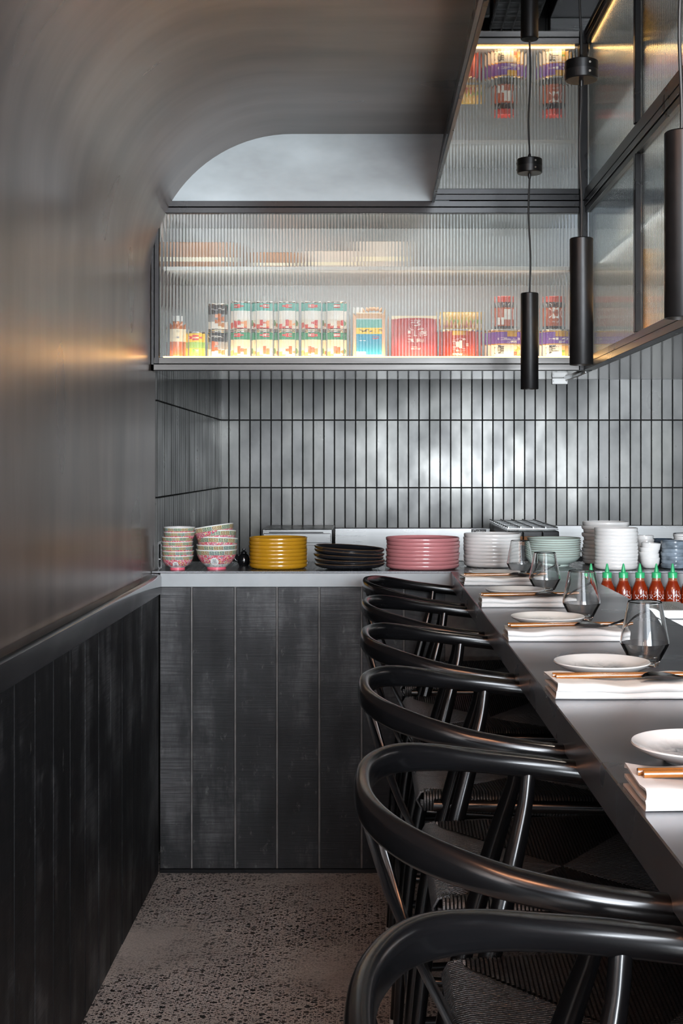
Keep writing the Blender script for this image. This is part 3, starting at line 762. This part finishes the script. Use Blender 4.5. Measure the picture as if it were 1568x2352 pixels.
# ------------------------------------------------------------------ crockery on the pass
def plate_pf(Rr, h=.017):
    return [(0, .0005), (Rr * .84, .0), (Rr * .90, .001), (Rr * .97, .0045), (Rr - .0008, .0085), (Rr, h - .002), (Rr - .001, h), (Rr - .003, h), (Rr - .0042, h - .003), (Rr - .007, .009), (Rr * .88, .0062), (0, .0058)]
def dpos(ybase): return (CAMZ - 0.96) * F_PX / (ybase - VPY)
def place(xl, xr, ybase):
    d = dpos(ybase); Rr = .08
    for _ in range(6): dcn = d + Rr; Rr = (xr - xl) / 2 * dcn / F_PX
    return ((xl + xr) / 2 - VPX) * dcn / F_PX, dcn, Rr
def from_top(i, n):
    k = n - 1 - i
    return 'topmost' if k == 0 else ('bottom one' if i == 0 else ORD[k] + ' from top')
def stack(name, desc, catg, group, xl, xr, ybase, n, pitch, mats, matidx=None, prof=None, tilt=0.0, jit=.0012, h=.017):
    x, y, Rr = place(xl, xr, ybase)
    pr = (prof or plate_pf)(Rr, h) if prof is None else prof(Rr)
    me = MB().lathe(pr, 64, matidx).mesh(name, mats, 40)
    for i in range(n):
        o = link(name, me, None, (x + random.uniform(-jit, jit), y + random.uniform(-jit, jit), 0.9603 + i * pitch), (0, 0, random.uniform(0, 6)))
        if tilt and i: o.rotation_euler = (R(random.uniform(-1, 1)), R(tilt[i % len(tilt)]), 0)
        tag(o, f'{desc}, {from_top(i, n)}', catg, group)
G = 'crockery stacked along the kitchen pass'
stack('dinner_plate', 'mustard yellow glazed plate', 'plate', G, 572, 706, 1310, 8, .0122, [K['gold_plate']])
stack('dinner_plate', 'rose pink glazed plate', 'plate', G, 886, 1055, 1312, 8, .0122, [K['pink_plate']])
stack('dinner_plate', 'white plate in the stack beside the pink plates', 'plate', G, 1064, 1195, 1306, 9, .0117, [K['white_plate']])
stack('dinner_plate', 'white plate in the tall stack behind the sauce bottles', 'plate', G, 1365, 1464, 1311, 11, .0118, [K['white_plate']])
stack('dinner_plate', 'white plate in the tall stack behind another white stack', 'plate', G, 1338, 1445, 1299, 11, .0128, [K['white_plate']], jit=.004)
def wob(Rr): return [(0, .001), (Rr * .62, 0), (Rr * .66, .002), (Rr * .86, .006), (Rr * .97, .012), (Rr, .0185), (Rr - .002, .0205), (Rr - .005, .019), (Rr * .85, .0105), (Rr * .6, .006), (0, .0055)]
bi = [0, 0, 0, 0, 0, 1, 1, 0, 0, 0]
stack('dinner_plate', 'black glazed plate with uneven rim', 'plate', G, 720, 882, 1313, 5, .0128, [K['black_plate'], K['black_rim']], bi, wob, tilt=[0, 1.2, 3.0, 4.2, 3.4], jit=.003)
def cel(Rr): return [(0, .002), (Rr * .5, .002), (Rr * .52, 0), (Rr * .56, 0), (Rr * .57, .005), (Rr * .8, .014), (Rr * .93, .024), (Rr, .034), (Rr - .0012, .0352), (Rr - .003, .034), (Rr * .9, .0245), (Rr * .75, .0165), (Rr * .5, .0095), (0, .0085)]
stack('shallow_bowl', 'pale celadon green shallow bowl', 'bowl', G, 1210, 1333, 1304, 9, .0074, [K['celadon'], K['celadon_rim']], [0, 0, 0, 0, 0, 0, 0, 1, 1, 0, 0, 0, 0], cel)
def cupb(Rr): return [(0, .002), (Rr * .55, 0), (Rr * .75, .004), (Rr * .93, .016), (Rr, .034), (Rr - .001, .0355), (Rr - .003, .034), (Rr * .86, .017), (Rr * .65, .008), (0, .006)]
stack('small_bowl', 'small white bowl in the crooked stack beside dark blue dishes', 'bowl', G, 1470, 1515, 1307, 5, .0120, [K['white_plate']], None, cupb, tilt=[0, -3, -9, -4, 3], jit=.001)
stack('small_bowl', 'small white bowl in the stack behind the crooked white bowls', 'bowl', G, 1463, 1501, 1297, 6, .0125, [K['white_plate']], None, cupb)
def dish(Rr): return [(0, .001), (Rr * .8, 0), (Rr * .95, .003), (Rr, .008), (Rr, .0155), (Rr - .002, .0168), (Rr - .004, .015), (Rr * .85, .0065), (0, .005)]
stack('small_dish', 'glossy slate blue dish in the stack beside small white bowls', 'dish', G, 1518, 1576, 1308, 7, .0124, [K['steelblue']], None, dish, jit=.0018)
stack('small_dish', 'dark navy dish in the stack behind slate blue dishes', 'dish', G, 1496, 1545, 1296, 8, .0098, [K['navy']], None, dish)
stack('small_dish', 'dark rimmed pale dish in the last stack along the pass', 'dish', G, 1547, 1606, 1297, 11, .0088, [K['white_plate'], K['navy']], [0, 0, 0, 0, 1, 1, 0, 0], dish, jit=.002)

# patterned rice bowls
def bowl_parts(Rr, h):
    pr = [(0, .004), (Rr * .40, .004), (Rr * .43, 0), (Rr * .46, 0), (Rr * .47, .008), (Rr * .56, .012), (Rr * .70, h * .30), (Rr * .86, h * .52), (Rr * .945, h * .74), (Rr * .985, h * .945), (Rr, h - .0008), (Rr - .0008, h), (Rr - .0022, h - .0008), (Rr * .92, h * .74), (Rr * .83, h * .52), (Rr * .66, h * .33), (Rr * .4, .0145), (0, .0125)]
    mi = [1, 1, 1, 1, 2, 2, 3, 3, 4, 0, 0, 0, 0, 0, 0, 0, 0]
    body = MB().lathe(pr, 56, mi).mesh('bowl_body', [K['porc'], K['pink_foot'], K['flower_base'], K['flower'], K['band']], 45)
    # Greek key border: little squared spirals laid on the rim band
    za, zb_ = h * .745, h * .93; ra, rb = Rr * .947, Rr * .984
    n = int(2 * PI * Rr / (zb_ - za) / 1.35); mb = MB()
    spi = [(0, 0), (.86, 0), (.86, 1), (.18, 1), (.18, .38), (.56, .38), (.56, .68)]
    t = .075
    for i in range(n):
        for (u0, v0), (u1, v1) in zip(spi, spi[1:]):
            a0, a1 = min(u0, u1) - t, max(u0, u1) + t; b0, b1 = min(v0, v1) - t, max(v0, v1) + t
            vs = []
            for u, v in ((a0, b0), (a1, b0), (a1, b1), (a0, b1)):
                ang = 2 * PI * (i + u * .9 + .05) / n; vv = max(0, min(1, .1 + v * .8))
                r = ra + (rb - ra) * vv + .0004
                vs.append((r * math.sin(ang), -r * math.cos(ang), za + (zb_ - za) * vv))
            mb.add(vs, [(0, 1, 2, 3)], 1 if (i // 2) % 2 else 0)
    key = mb.mesh('key_border', [K['ink_blue'], K['ink_red']], 0)
    return body, key
def rice_bowls(xl, xr, ybase, n, h, pitch, desc, tilts, offs, char):
    x, y, Rr = place(xl, xr, ybase); y = dpos(ybase) + Rr * .47
    body, key = bowl_parts(Rr, h); z = 0.9603
    for i in range(n):
        t = thing('rice_bowl', f'{desc}, {from_top(i, n)}', 'bowl', (x + offs[i], y, z), .3 * i, G)
        t.rotation_euler = (0, R(tilts[i]), .0 if i == 0 else .7 * i)
        link('bowl_body', body, t); k = link('key_border', key, t); k['kind'] = 'stuff'
        if i == 0:
            rr, zc = Rr * .80, h * .42
            # white medallion with a lucky character, laid on the slope
            md = MB(); pts = [(0, 0)] + [(math.cos(2 * PI * q / 24), math.sin(2 * PI * q / 24)) for q in range(24)]
            rm = h * .20
            def on(u, v, off):
                zz = zc + v * rm; prf = [(.56, .012), (.70, h * .30), (.86, h * .52), (.945, h * .74)]
                for (r0, z0), (r1, z1) in zip(prf, prf[1:]):
                    if zz <= z1 or r1 == .945: r = Rr * (r0 + (r1 - r0) * (zz - z0) / (z1 - z0)); break
                r += off; a = u * rm / r
                return (r * math.sin(a), -r * math.cos(a), zz)
            md.add([on(u, v, .0012) for u, v in pts], [(0, 1 + q, 1 + (q + 1) % 24) for q in range(24)])
            mo = md.build('medallion', K['ink_white'], t, 0)
            v, f = glyphs(char, 1.25)
            MB().add([on(u, w, .0018) for u, w in v], f).build('character', K['ink_grey'], mo, 0)
        z += pitch if tilts[min(i + 1, n - 1)] == tilts[i] else pitch + .004
rice_bowls(374, 447, 1310, 7, .047, .0153, 'small patterned rice bowl with pink flowers and key border', [0] * 7, [0, .001, 0, -.001, 0, .006, .006], '萬')
rice_bowls(453, 547, 1309, 5, .066, .0160, 'large patterned noodle bowl with pink flowers and key border', [0, 0, 6, 8, 9], [0, .001, .002, .001, -.002], '萬')
# small black things beside the bowls
t = thing('soy_sauce_pot', 'small glossy black sauce pot between patterned bowls and mustard plates', 'pot', ((560 - VPX) * 4.33 / F_PX, 4.33, .9603))
MB().lathe([(0, 0), (.016, 0), (.021, .01), (.022, .022), (.017, .034), (.010, .040), (0, .041)], 32).build('pot_body', K['clip_black'], t, 50)
MB().lathe([(0, .0405), (.0105, .0405), (.011, .045), (.004, .049), (.005, .054), (.004, .058), (0, .059)], 24).build('lid', K['clip_black'], t, 50)
MB().tube(cat([(.019, 0, .014), (.029, 0, .022), (.033, 0, .034)], 4), [.005, .0048, .0045, .0042, .004, .0038, .0036, .0034, .0032][:9], 8).build('spout', K['clip_black'], t, 60)
MB().tube(cat([(-.018, 0, .012), (-.030, 0, .02), (-.030, 0, .032), (-.018, 0, .034)], 4), .003, 8).build('handle', K['clip_black'], t, 60)
t = thing('docket_holder', 'narrow black docket holder standing against the curved wall', 'holder', (XW + .012, 4.22, .9603))
for k, z in enumerate((0, .002)):
    MB().box(-.008 + .010 * k, -.004 + .010 * k, -.03, .04, 0, .088 - .01 * k).build('side_plate', K['clip_black'], t, 0, .001)
MB().box(-.004, .002, -.03, .04, 0, .004).build('base_plate', K['clip_black'], t, 0)
MB().box(-.0035, .0015, -.031, .0, .03, .033).build('paper_slip', K['ink_white'], t, 0)

# ------------------------------------------------------------------ kitchen equipment along the tiles
def kx(px, d): return (px - VPX) * d / F_PX
du = thing('drawer_unit', 'stainless drawer unit with slotted front against the tiles', 'cabinet', (kx(602, 5.62), 5.62, 0))
W = kx(763, 5.62) - kx(602, 5.62)
bx('cabinet_body', 0, W, .004, .38, 0, 1.018, K['steel'], du, .003)
bx('drawer_front', .006, W - .006, -.008, .0035, .958, 1.000, K['steel'], du, .002)
bx('drawer_front', .006, W - .006, -.008, .0035, .80, .950, K['steel'], du, .002)
bx('handle_slot', .03, W - .04, -.0035, .0038, 1.0012, 1.006, K['ink_black'], du)
ra = thing('cooking_range', 'stainless cooking range with tall splashback and small black badge', 'range', (kx(768, 5.55), 5.55, 0))
W = kx(1127, 5.55) - kx(768, 5.55)
bx('oven_body', 0, W, -.25, .42, 0, .88, K['steel'], ra, .004)
bx('splashback', 0, W, .02, .06, .8805, 1.026, K['steel'], ra, .003)
bd = bx('badge', kx(1083, 5.55) - kx(768, 5.55), kx(1117, 5.55) - kx(768, 5.55), .0155, .0198, 1.001, 1.021, K['ink_black'], ra, .001)
text_flat('badge_lettering', 'Cobra', .021, K['ink_white'], bd, ((kx(1100, 5.55) - kx(768, 5.55)), .0148, 1.0105))
gb = thing('grill_box', 'dark steel grill box with wire rack on top beside the range', 'grill', (.642, 4.95, 0))
hw = .10
bx('firebox', -hw, hw, 0, .74, .80, 1.044, K['frame_dark'], gb, .003)
bx('cardboard_liner', -hw + .035, hw - .03, -.004, -.0005, .985, 1.024, K['carton_b'], gb)
bx('side_liner', -hw - .004, -hw - .0005, .05, .5, .95, 1.02, K['carton_b'], gb)
bx('stand', -hw, hw, 0, .60, 0, .7995, K['frame_dark'], gb)
for i in range(10):
    y = .02 + .70 * i / 9; MB().tube([(-hw, y, 1.052), (hw, y, 1.052)], .0045, 6).build('rack_bar', K['steel'], gb)
for i in range(5):
    x = -hw + .004 + (2 * hw - .008) * i / 4; MB().tube([(x, 0, 1.058), (x, .74, 1.058)], .0028, 6).build('rack_wire', K['steel'], gb)
for x in (-.04, .035):
    MB().tube(cat([(x, -.002, 1.040), (x, -.016, 1.034), (x, -.016, 1.016), (x, -.006, 1.010)], 4), .0024, 6).build('hook', K['steel'], gb)
sb = thing('side_bench', 'stainless side bench with upstand against the tiles beside the grill', 'bench', (kx(1283, 5.7), 5.7, 0))
bx('bench_body', 0, 1.2, -.1, .30, 0, .90, K['frame_dark'], sb, .003)
bx('upstand', 0, 1.2, .27, .30, .9005, 1.018, K['steel'], sb, .002)
pl = thing('junction_box', 'small white cable junction box under the display cabinet', 'junction box', (0.668, 4.45, ZCB - .0005))
bx('box_body', -.027, .027, -.012, .012, -.021, 0, K['plug'], pl, .002)
bx('cover_plate', -.021, .021, -.0135, -.0122, -.017, -.004, K['plug'], pl)
for x in (-.023, .023): bx('screw', x - .0015, x + .0015, -.0135, -.0121, -.0125, -.0095, K['ink_grey'], pl)
MB().tube(cat([(.02, -.01, -.008), (.03, -.10, -.0062), (.036, -.24, -.0052), (.03, -.36, -.005)], 5), .0022, 6).build('cable', K['plug'], pl)

# ------------------------------------------------------------------ chilli sauce bottles on the bench
sb0 = thing('sauce_bottle', 'x', 'bottle')
MB().lathe([(0, 0), (.0225, 0), (.0248, .003), (.0248, .104), (.0235, .115), (.0175, .130), (.0145, .137), (.0132, .144), (.0132, .149), (0, .149)], 40, [0] * 5 + [0, 1, 1, 1]).build('bottle_body', [K['sriracha'], K['clear_neck']], sb0, 40)
cp = MB().lathe([(0, .146), (.0146, .146), (.0146, .161), (.0132, .1635), (.008, .164), (0, .164)], 30).build('cap', K['cap_green'], sb0, 30)
MB().lathe([(0, .1635), (.0075, .1635), (.0058, .172), (.0032, .186), (.0018, .190), (0, .190)], 20).build('nozzle', K['cap_green'], cp, 40)
for ch, z, s_ in (('未', .096, .024), ('忐', .070, .026), ('右', .044, .022)):
    text_cyl('print', ch, s_, K['ink_white'], sb0, .0252, z, 0.05)
for a in (-.75, .8):
    text_cyl('print', '又', .016, K['ink_white'], sb0, .0252, .088, a); text_cyl('print', '心', .016, K['ink_white'], sb0, .0252, .066, a)
for i in range(7):
    c = sb0 if i == 0 else copy_tree(sb0)
    px = 1393.5 + 37.6 * (i - 1)
    c.location = (.6905 if i == 0 else kx(px, 3.95), 3.95 + random.uniform(-.003, .003), .806); c.rotation_euler = (0, 0, random.uniform(-.25, .25))
    tag(c, 'red chilli sauce bottle with green cap, ' + ORD[i] + ' in the row counted from the dining counter', 'bottle', 'chilli sauce bottles behind the counter')
bc = thing('printed_carton', 'white printed carton lying in front of the chilli sauce bottles', 'box', (.835, 3.62, .806))
bx('carton_body', -.075, .075, -.10, .13, 0, .094, K['ink_white'], bc, .001)
for i in range(7):
    text_flat('print', ['mm nn mn', 'nm mnm n', 'mn mm nn'][i % 3], .020, K['ink_black'], bc, (0, 0, 0))
    o = bc.children[-1]
    o.rotation_euler = (R(-90), 0, 0); o.location = (-.005, .11 - .028 * i, .0945)
MB().box(-.07, .07, -.1006, -.1002, .068, .072).build('print_line', K['ink_black'], bc, 0)
text_flat('print', 'A', .02, K['ink_black'], bc, (.02, -.1008, .045))
text_flat('print', 'mn nmn mm', .012, K['ink_grey'], bc, (.01, -.1008, .028))

# ------------------------------------------------------------------ pantry goods in the display cabinet
ZF = ZG0 + .0013
def pos(xl, xr, front=4.122):
    r = .03
    for _ in range(6): d = front + r; r = (xr - xl) / 2 * d / F_PX
    return ((xl + xr) / 2 - VPX) * d / F_PX, d, r
def can(name, label, xl, xr, z0, h, bands, group, rib=True):
    """bands: (from, to, material index list)"""
    x, d, r = pos(xl, xr)
    t = thing(name, label, 'can', (x, d, z0), 0, group)
    MB().lathe([(0, .001), (r - .003, .001), (r - .0015, 0), (r, .0015), (r, .004), (r - .0012, .0055), (r - .0012, h - .0055), (r, h - .004), (r, h - .0015), (r - .0012, h), (r - .003, h - .0005), (r - .004, h - .003), (0, h - .003)], 40).build('can_body', K['tin'], t, 40)
    lb = MB(); mats = []
    for a, b, m in bands:
        if m not in mats: mats.append(m)
        lb.lathe([(r - .0002, .0062 + (h - .0124) * a), (r - .0002, .0062 + (h - .0124) * b)], 40, [mats.index(m)])
    l = lb.build('label_wrap', [K[m] for m in mats], t, 40)
    return t, r, l
GP = 'pantry goods in the display cabinet'
# amber syrup bottle
x, d, r = pos(389, 427)
t = thing('syrup_bottle', 'amber syrup bottle with cream label beside the yellow can', 'bottle', (x, d, ZF), 0, GP)
MB().lathe([(0, 0), (r - .002, 0), (r, .002), (r, .100), (r * .9, .108), (r * .5, .116), (r * .42, .12), (0, .12)], 36).build('bottle_body', K['amber'], t, 40)
MB().lathe([(0, .119), (r * .40, .119), (r * .40, .138), (0, .138)], 24).build('cap', K['ink_white'], t, 40)
lw = MB().lathe([(r + .0004, .053), (r + .0004, .094)], 36).build('label_wrap', K['ink_cream'], t, 40)
text_cyl('print', 'SESAME', .0085, K['ink_grey'], lw, r + .0008, .066); text_cyl('print', 'OIL', .007, K['ink_black'], lw, r + .0008, .086, .3)
# yellow can
t, r, l = can('fruit_can', 'small yellow and green fruit can with red oval badge', 429, 473, ZF, .086, [(0, .35, 'ink_yellow'), (.35, .62, 'ink_lime'), (.62, 1, 'ink_yellow')], GP)
o = patch_cyl('badge', .036, .018, K['ink_redp'], l, r + .0004, .066, 0, ellipse=True); text_cyl('print', 'Golden', .010, K['ink_white'], o, r + .0008, .066)
patch_cyl('picture', .03, .02, K['dish'], l, r + .0004, .02)
# two black labelled cans
for k in (0, 1):
    t, r, l = can('fruit_can', ['lower', 'upper'][k] + ' black labelled fruit can with orange fruit picture', 480, 523, ZF + k * .0885, .088, [(0, .3, 'ink_white'), (.3, .62, 'ink_grey'), (.62, 1, 'ink_black')], GP)
    text_cyl('print', ['AARBOVITAL', 'KOLAMBI'][k], .010, K['ink_white'], l, r + .0006, .069)
    patch_cyl('picture', .03, .034, K['amber'], l, r + .0005, .038, -.35 + .5 * k, ellipse=True)
    patch_cyl('picture', .03, .022, K['lychee'], l, r + .0005, .016, .5)
# green banded cans
xs = [(530, 579), (583, 631), (636, 684), (692, 741), (746, 795)]
for k in (0, 1):
    for i, (a, b) in enumerate(xs):
        pic = 'lychee' if k == 0 else 'tomato'
        t, r, l = can('fruit_can', f'green banded can with {["amber fruit", "tomato"][k]} picture, {["lower", "upper"][k]} row, {ORD[i]} from the black labelled cans', a, b, ZF + k * .0895, .089 if k == 0 else .094,
                      [(0, .36, pic), (.36, .70, 'ink_cream' if k == 0 else 'ink_white'), (.70, 1, 'ink_green' if k == 0 else 'ink_teal')], 'green banded cans in the display cabinet')
        hh = .089 if k == 0 else .094
        o = patch_cyl('badge', .030, .013, K['ink_redp'], l, r + .0004, hh * .83, [-.25, .2, .1, .1, .15][i], ellipse=True)
        text_cyl('print', 'NICO', .0085, K['ink_white'], o, r + .0008, hh * .83, [-.25, .2, .1, .1, .15][i])
        if k == 0: patch_cyl('picture', .020, .026, K['amber'], l, r + .0005, .026, -.1 + .2 * (i % 3), ellipse=True)
        else: patch_cyl('picture', .014, .022, K['ink_redp'], l, r + .0005, .024, -.3 + .2 * i, ellipse=True)
# rectangular oil jug
x, d, r = pos(808, 888); d = 4.165
t = thing('oil_jug', 'rectangular amber oil jug with teal, yellow and blue label', 'jug', (x, d, ZF), 0, GP)
MB().prism([(-.053, 0), (.053, 0), (.054, .13), (.045, .148), (-.045, .148), (-.054, .13)], 'y', -.036, .036).build('jug_body', K['plastic_amber'], t, 30, .006, 3)
MB().lathe([(0, .147), (.013, .147), (.013, .165), (.012, .167), (0, .167)], 24, c=(-.038, 0, 0)).build('cap', K['ink_white'], t, 30)
MB().tube(cat([(-.02, 0, .147), (-.005, 0, .162), (.03, 0, .162), (.042, 0, .147)], 4), .006, 10).build('handle', K['plastic_amber'], t, 60)
lb = bx('label_sheet', -.044, .044, -.0378, -.0363, .008, .128, K['ink_white'], t)
bx('label_band', -.041, .041, -.0383, -.0379, .098, .125, K['ink_teal'], lb); bx('label_band', -.041, .041, -.0383, -.0379, .078, .098, K['ink_yellow'], lb); bx('label_band', -.041, .041, -.0383, -.0379, .011, .078, K['ink_sky'], lb)
text_flat('print', 'YAMAKASA', .014, K['ink_black'], lb, (.004, -.0386, .088)); text_flat('print', '大', .02, K['ink_redp'], lb, (.02, -.0386, .066), 1.6); text_flat('print', '---', .02, K['ink_white'], lb, (-.025, -.0386, .058)); bx('barcode_panel', -.038, -.014, -.0386, -.0384, .013, .021, K['ink_white'], lb)
# red pouch
x, d, r = pos(898, 1003); d = 4.15
t = thing('sauce_pouch', 'red standing sauce pouch with white lettering', 'pouch', (x, d, ZF), 0, GP)
pv, pf = [], []
NU, NV = 14, 12
for s in (-1, 1):
    for j in range(NV + 1):
        v = j / NV
        for i in range(NU + 1):
            u = i / NU; dep = .022 * (math.sin(PI * u) ** .5) * (1 - v) ** .6 + .0008
            pv.append(((u - .5) * .150 * (1 - .03 * math.sin(PI * v)), s * dep, v * .135))
W = NU + 1; H = (NU + 1) * (NV + 1)
for s in (0, 1):
    for j in range(NV):
        for i in range(NU): pf.append(tuple(s * H + q for q in (j * W + i, j * W + i + 1, (j + 1) * W + i + 1, (j + 1) * W + i)))
MB().add(pv, pf).build('pouch_body', K['pouch'], t, 60)
bx('seal_strip', -.074, .074, -.0022, .0022, .128, .139, K['ink_cream'], t)
for s_, sz, z in (('巴山辣', .022, .078), ('MALA SAUCE', .010, .094), ('四川辣味', .014, .056), ('G.KAC', .013, .032), ('辣', .026, .112)):
    text_flat('print', s_, sz, K['ink_white'], t, (.004, -.0245, z))
# red oyster sauce can
t, r, l = can('sauce_can', 'wide orange red sauce can with round white seal', 1005, 1100, ZF, .094, [(0, 1, 'redcan')], GP)
ring = 'PANDA BRAND OYSTER SAUCE '
for i, ch in enumerate(ring):
    if ch == ' ': continue
    a = 2 * PI * i / len(ring); v, f = glyphs(ch, .0085)
    vs = []
    for (x_, y_) in v:
        yy = y_ + .021; X_ = x_ * math.cos(a) + yy * math.sin(a); Y_ = -x_ * math.sin(a) + yy * math.cos(a)
        vs.append(((r + .0006) * math.sin(X_ / r), -(r + .0006) * math.cos(X_ / r), .044 + Y_))
    MB().add(vs, f).build('print', K['ink_white'], l, 0)
patch_cyl('seal', .022, .026, K['ink_white'], l, r + .0006, .044, 0, ellipse=True)
patch_cyl('badge', .046, .014, K['ink_gold'], l, r + .0006, .081)
text_cyl('print', '熊貓牌蠔油', .0085, K['ink_white'], l, r + .0006, .012); 
# gold packets behind on the red can
for i, px in enumerate((1035, 1078)):
    t = thing('noodle_packet', ['gold noodle packet on the red sauce can, beside the pouch', 'gold noodle packet on the red sauce can, beside the purple can'][i], 'packet', (kx(px, 4.2), 4.2, ZF + .0945), 0, GP)
    pv = []; pf = []
    for s in (-1, 1):
        for j in range(7):
            for i2 in range(7):
                u, v = i2 / 6, j / 6; dep = .012 * math.sin(PI * u) ** .5 * math.sin(PI * v) ** .4 + .0006
                pv.append(((u - .5) * .058, s * dep, v * .062))
    for s in (0, 1):
        for j in range(6):
            for i2 in range(6): pf.append(tuple(s * 49 + q for q in (j * 7 + i2, j * 7 + i2 + 1, j * 7 + i2 + 8, j * 7 + i2 + 7)))
    MB().add(pv, pf).build('packet_body', K['dish'], t, 60)
    bx('seal_strip', -.029, .029, -.0018, .0018, .052, .063, K['packet'], t)
# hoisin cans with jars on top
for i, (a, b, ja, jb) in enumerate(((1115, 1206, 1138, 1177), (1238, 1314, 1250, 1291))):
    who = ['beside the red sauce can', 'beside the corner post'][i]
    t, r, l = can('sauce_can', 'wide purple and white sauce can ' + who, a, b, ZF, .094, [(0, .46, 'ink_white'), (.46, .5, 'ink_gold'), (.5, .97, 'ink_purple'), (.97, 1, 'ink_gold')], 'purple sauce cans')
    patch_cyl('badge', .036, .017, K['ink_gold'], l, r + .0005, .078, .25)
    text_cyl('print', 'HOISIN SAUCE', .0105, K['ink_white'], l, r + .0006, .062, .1); text_cyl('print', '海鮮醬', .009, K['ink_white'], l, r + .0006, .052, .25)
    text_cyl('print', '鮮', .034, K['ink_black'], l, r + .0006, .026, -.35)
    patch_cyl('picture', .034, .034, K['dish'], l, r + .0005, .025, .5)
    x, d, jr = pos(ja, jb, 4.15)
    j = thing('sauce_jar', 'dark sauce jar with red cap standing on the purple can ' + who, 'jar', (x, d, ZF + .0945), 0, 'jars on the purple cans')
    MB().lathe([(0, 0), (jr - .002, 0), (jr, .003), (jr, .074), (jr * .9, .084), (jr * .78, .088), (jr * .78, .092), (0, .092)], 32).build('jar_body', K['jar_dark'], j, 40)
    MB().lathe([(0, .0905), (jr * .86, .0905), (jr * .86, .108), (jr * .8, .110), (0, .110)], 32).build('cap', K['redcap'], j, 30)
    lw = MB().lathe([(jr + .0004, .012), (jr + .0004, .072)], 32).build('label_wrap', K['jar_label'], j, 40)
    if i: 
        patch_cyl('badge', .040, .036, K['ink_white'], lw, jr + .0007, .054, 0, ellipse=True)
        text_cyl('print', 'CORRER', .009, K['ink_black'], lw, jr + .001, .056); text_cyl('print', 'CHILLI', .007, K['ink_white'], lw, jr + .001, .026)
    else: 
        patch_cyl('panel', .026, .034, K['ink_white'], lw, jr + .0007, .05, .3); patch_cyl('panel', .018, .024, K['ink_white'], lw, jr + .0007, .028, -.5)
# cartons set back on the upper shelf
for i, (a, b, h, m, w2) in enumerate(((392, 520, .115, 'carton_b', 'brown carton on the upper shelf at the curved wall end'), (600, 668, .080, 'carton_b', 'low tan carton on the upper shelf, second from the curved wall'), (705, 818, .085, 'carton', 'long white carton on the upper shelf, third from the curved wall'),
                                     (826, 922, .118, 'carton', 'tall white carton on the upper shelf, fourth from the curved wall'))):
    d = 4.36
    t = thing('storage_carton', w2, 'box', ((kx(a, d) + kx(b, d)) / 2, d, 1.9445), 0, 'cartons on the upper shelf')
    hw = (kx(b, d) - kx(a, d)) / 2
    bx('carton_body', -hw, hw, 0, .12, 0, h, K[m], t, .001); bx('flap_tape', -hw, hw, -.001, .1205, h * .42, h * .55, K['ink_cream'], t)
    text_flat('print', 'mnmnm', .018, K['ink_grey'], t, (0, -.0012, h * .25))
# golden bottles behind the side glass
for i, y in enumerate((3.36, 2.95, 2.6)):
    t = thing('golden_bottle', 'golden plastic bottle with pinched waist in the side cabinet, ' + ORD[i] + ' from the display cabinet', 'bottle', (.755, y, ZF), 0, 'golden bottles in the side cabinet')
    MB().lathe([(0, 0), (.026, 0), (.028, .003), (.028, .075), (.026, .09), (.012, .115), (.010, .125), (.012, .135), (.024, .155), (.027, .165), (.027, .205), (.025, .21), (0, .21)], 36).build('bottle_body', K['goldbottle'], t, 40)
    MB().lathe([(0, .2095), (.016, .2095), (.016, .222), (0, .222)], 24).build('cap', K['goldbottle'], t, 30)
for i, (y, h, m) in enumerate(((3.85, .12, 'carton'), (3.0, .10, 'carton_b'), (2.3, .12, 'carton'))):
    t = thing('storage_carton', ['white carton', 'brown carton', 'white carton'][i] + ' on the upper shelf of the side cabinet, ' + ORD[i] + ' from the corner post', 'box', (.95, y, 1.9445), 0, 'cartons in the side cabinet')
    bx('carton_body', -.08, .1, -.12, .12, 0, h, K[m], t, .001); bx('flap_tape', -.081, -.0801, -.12, .12, h * .4, h * .55, K['ink_cream'], t)
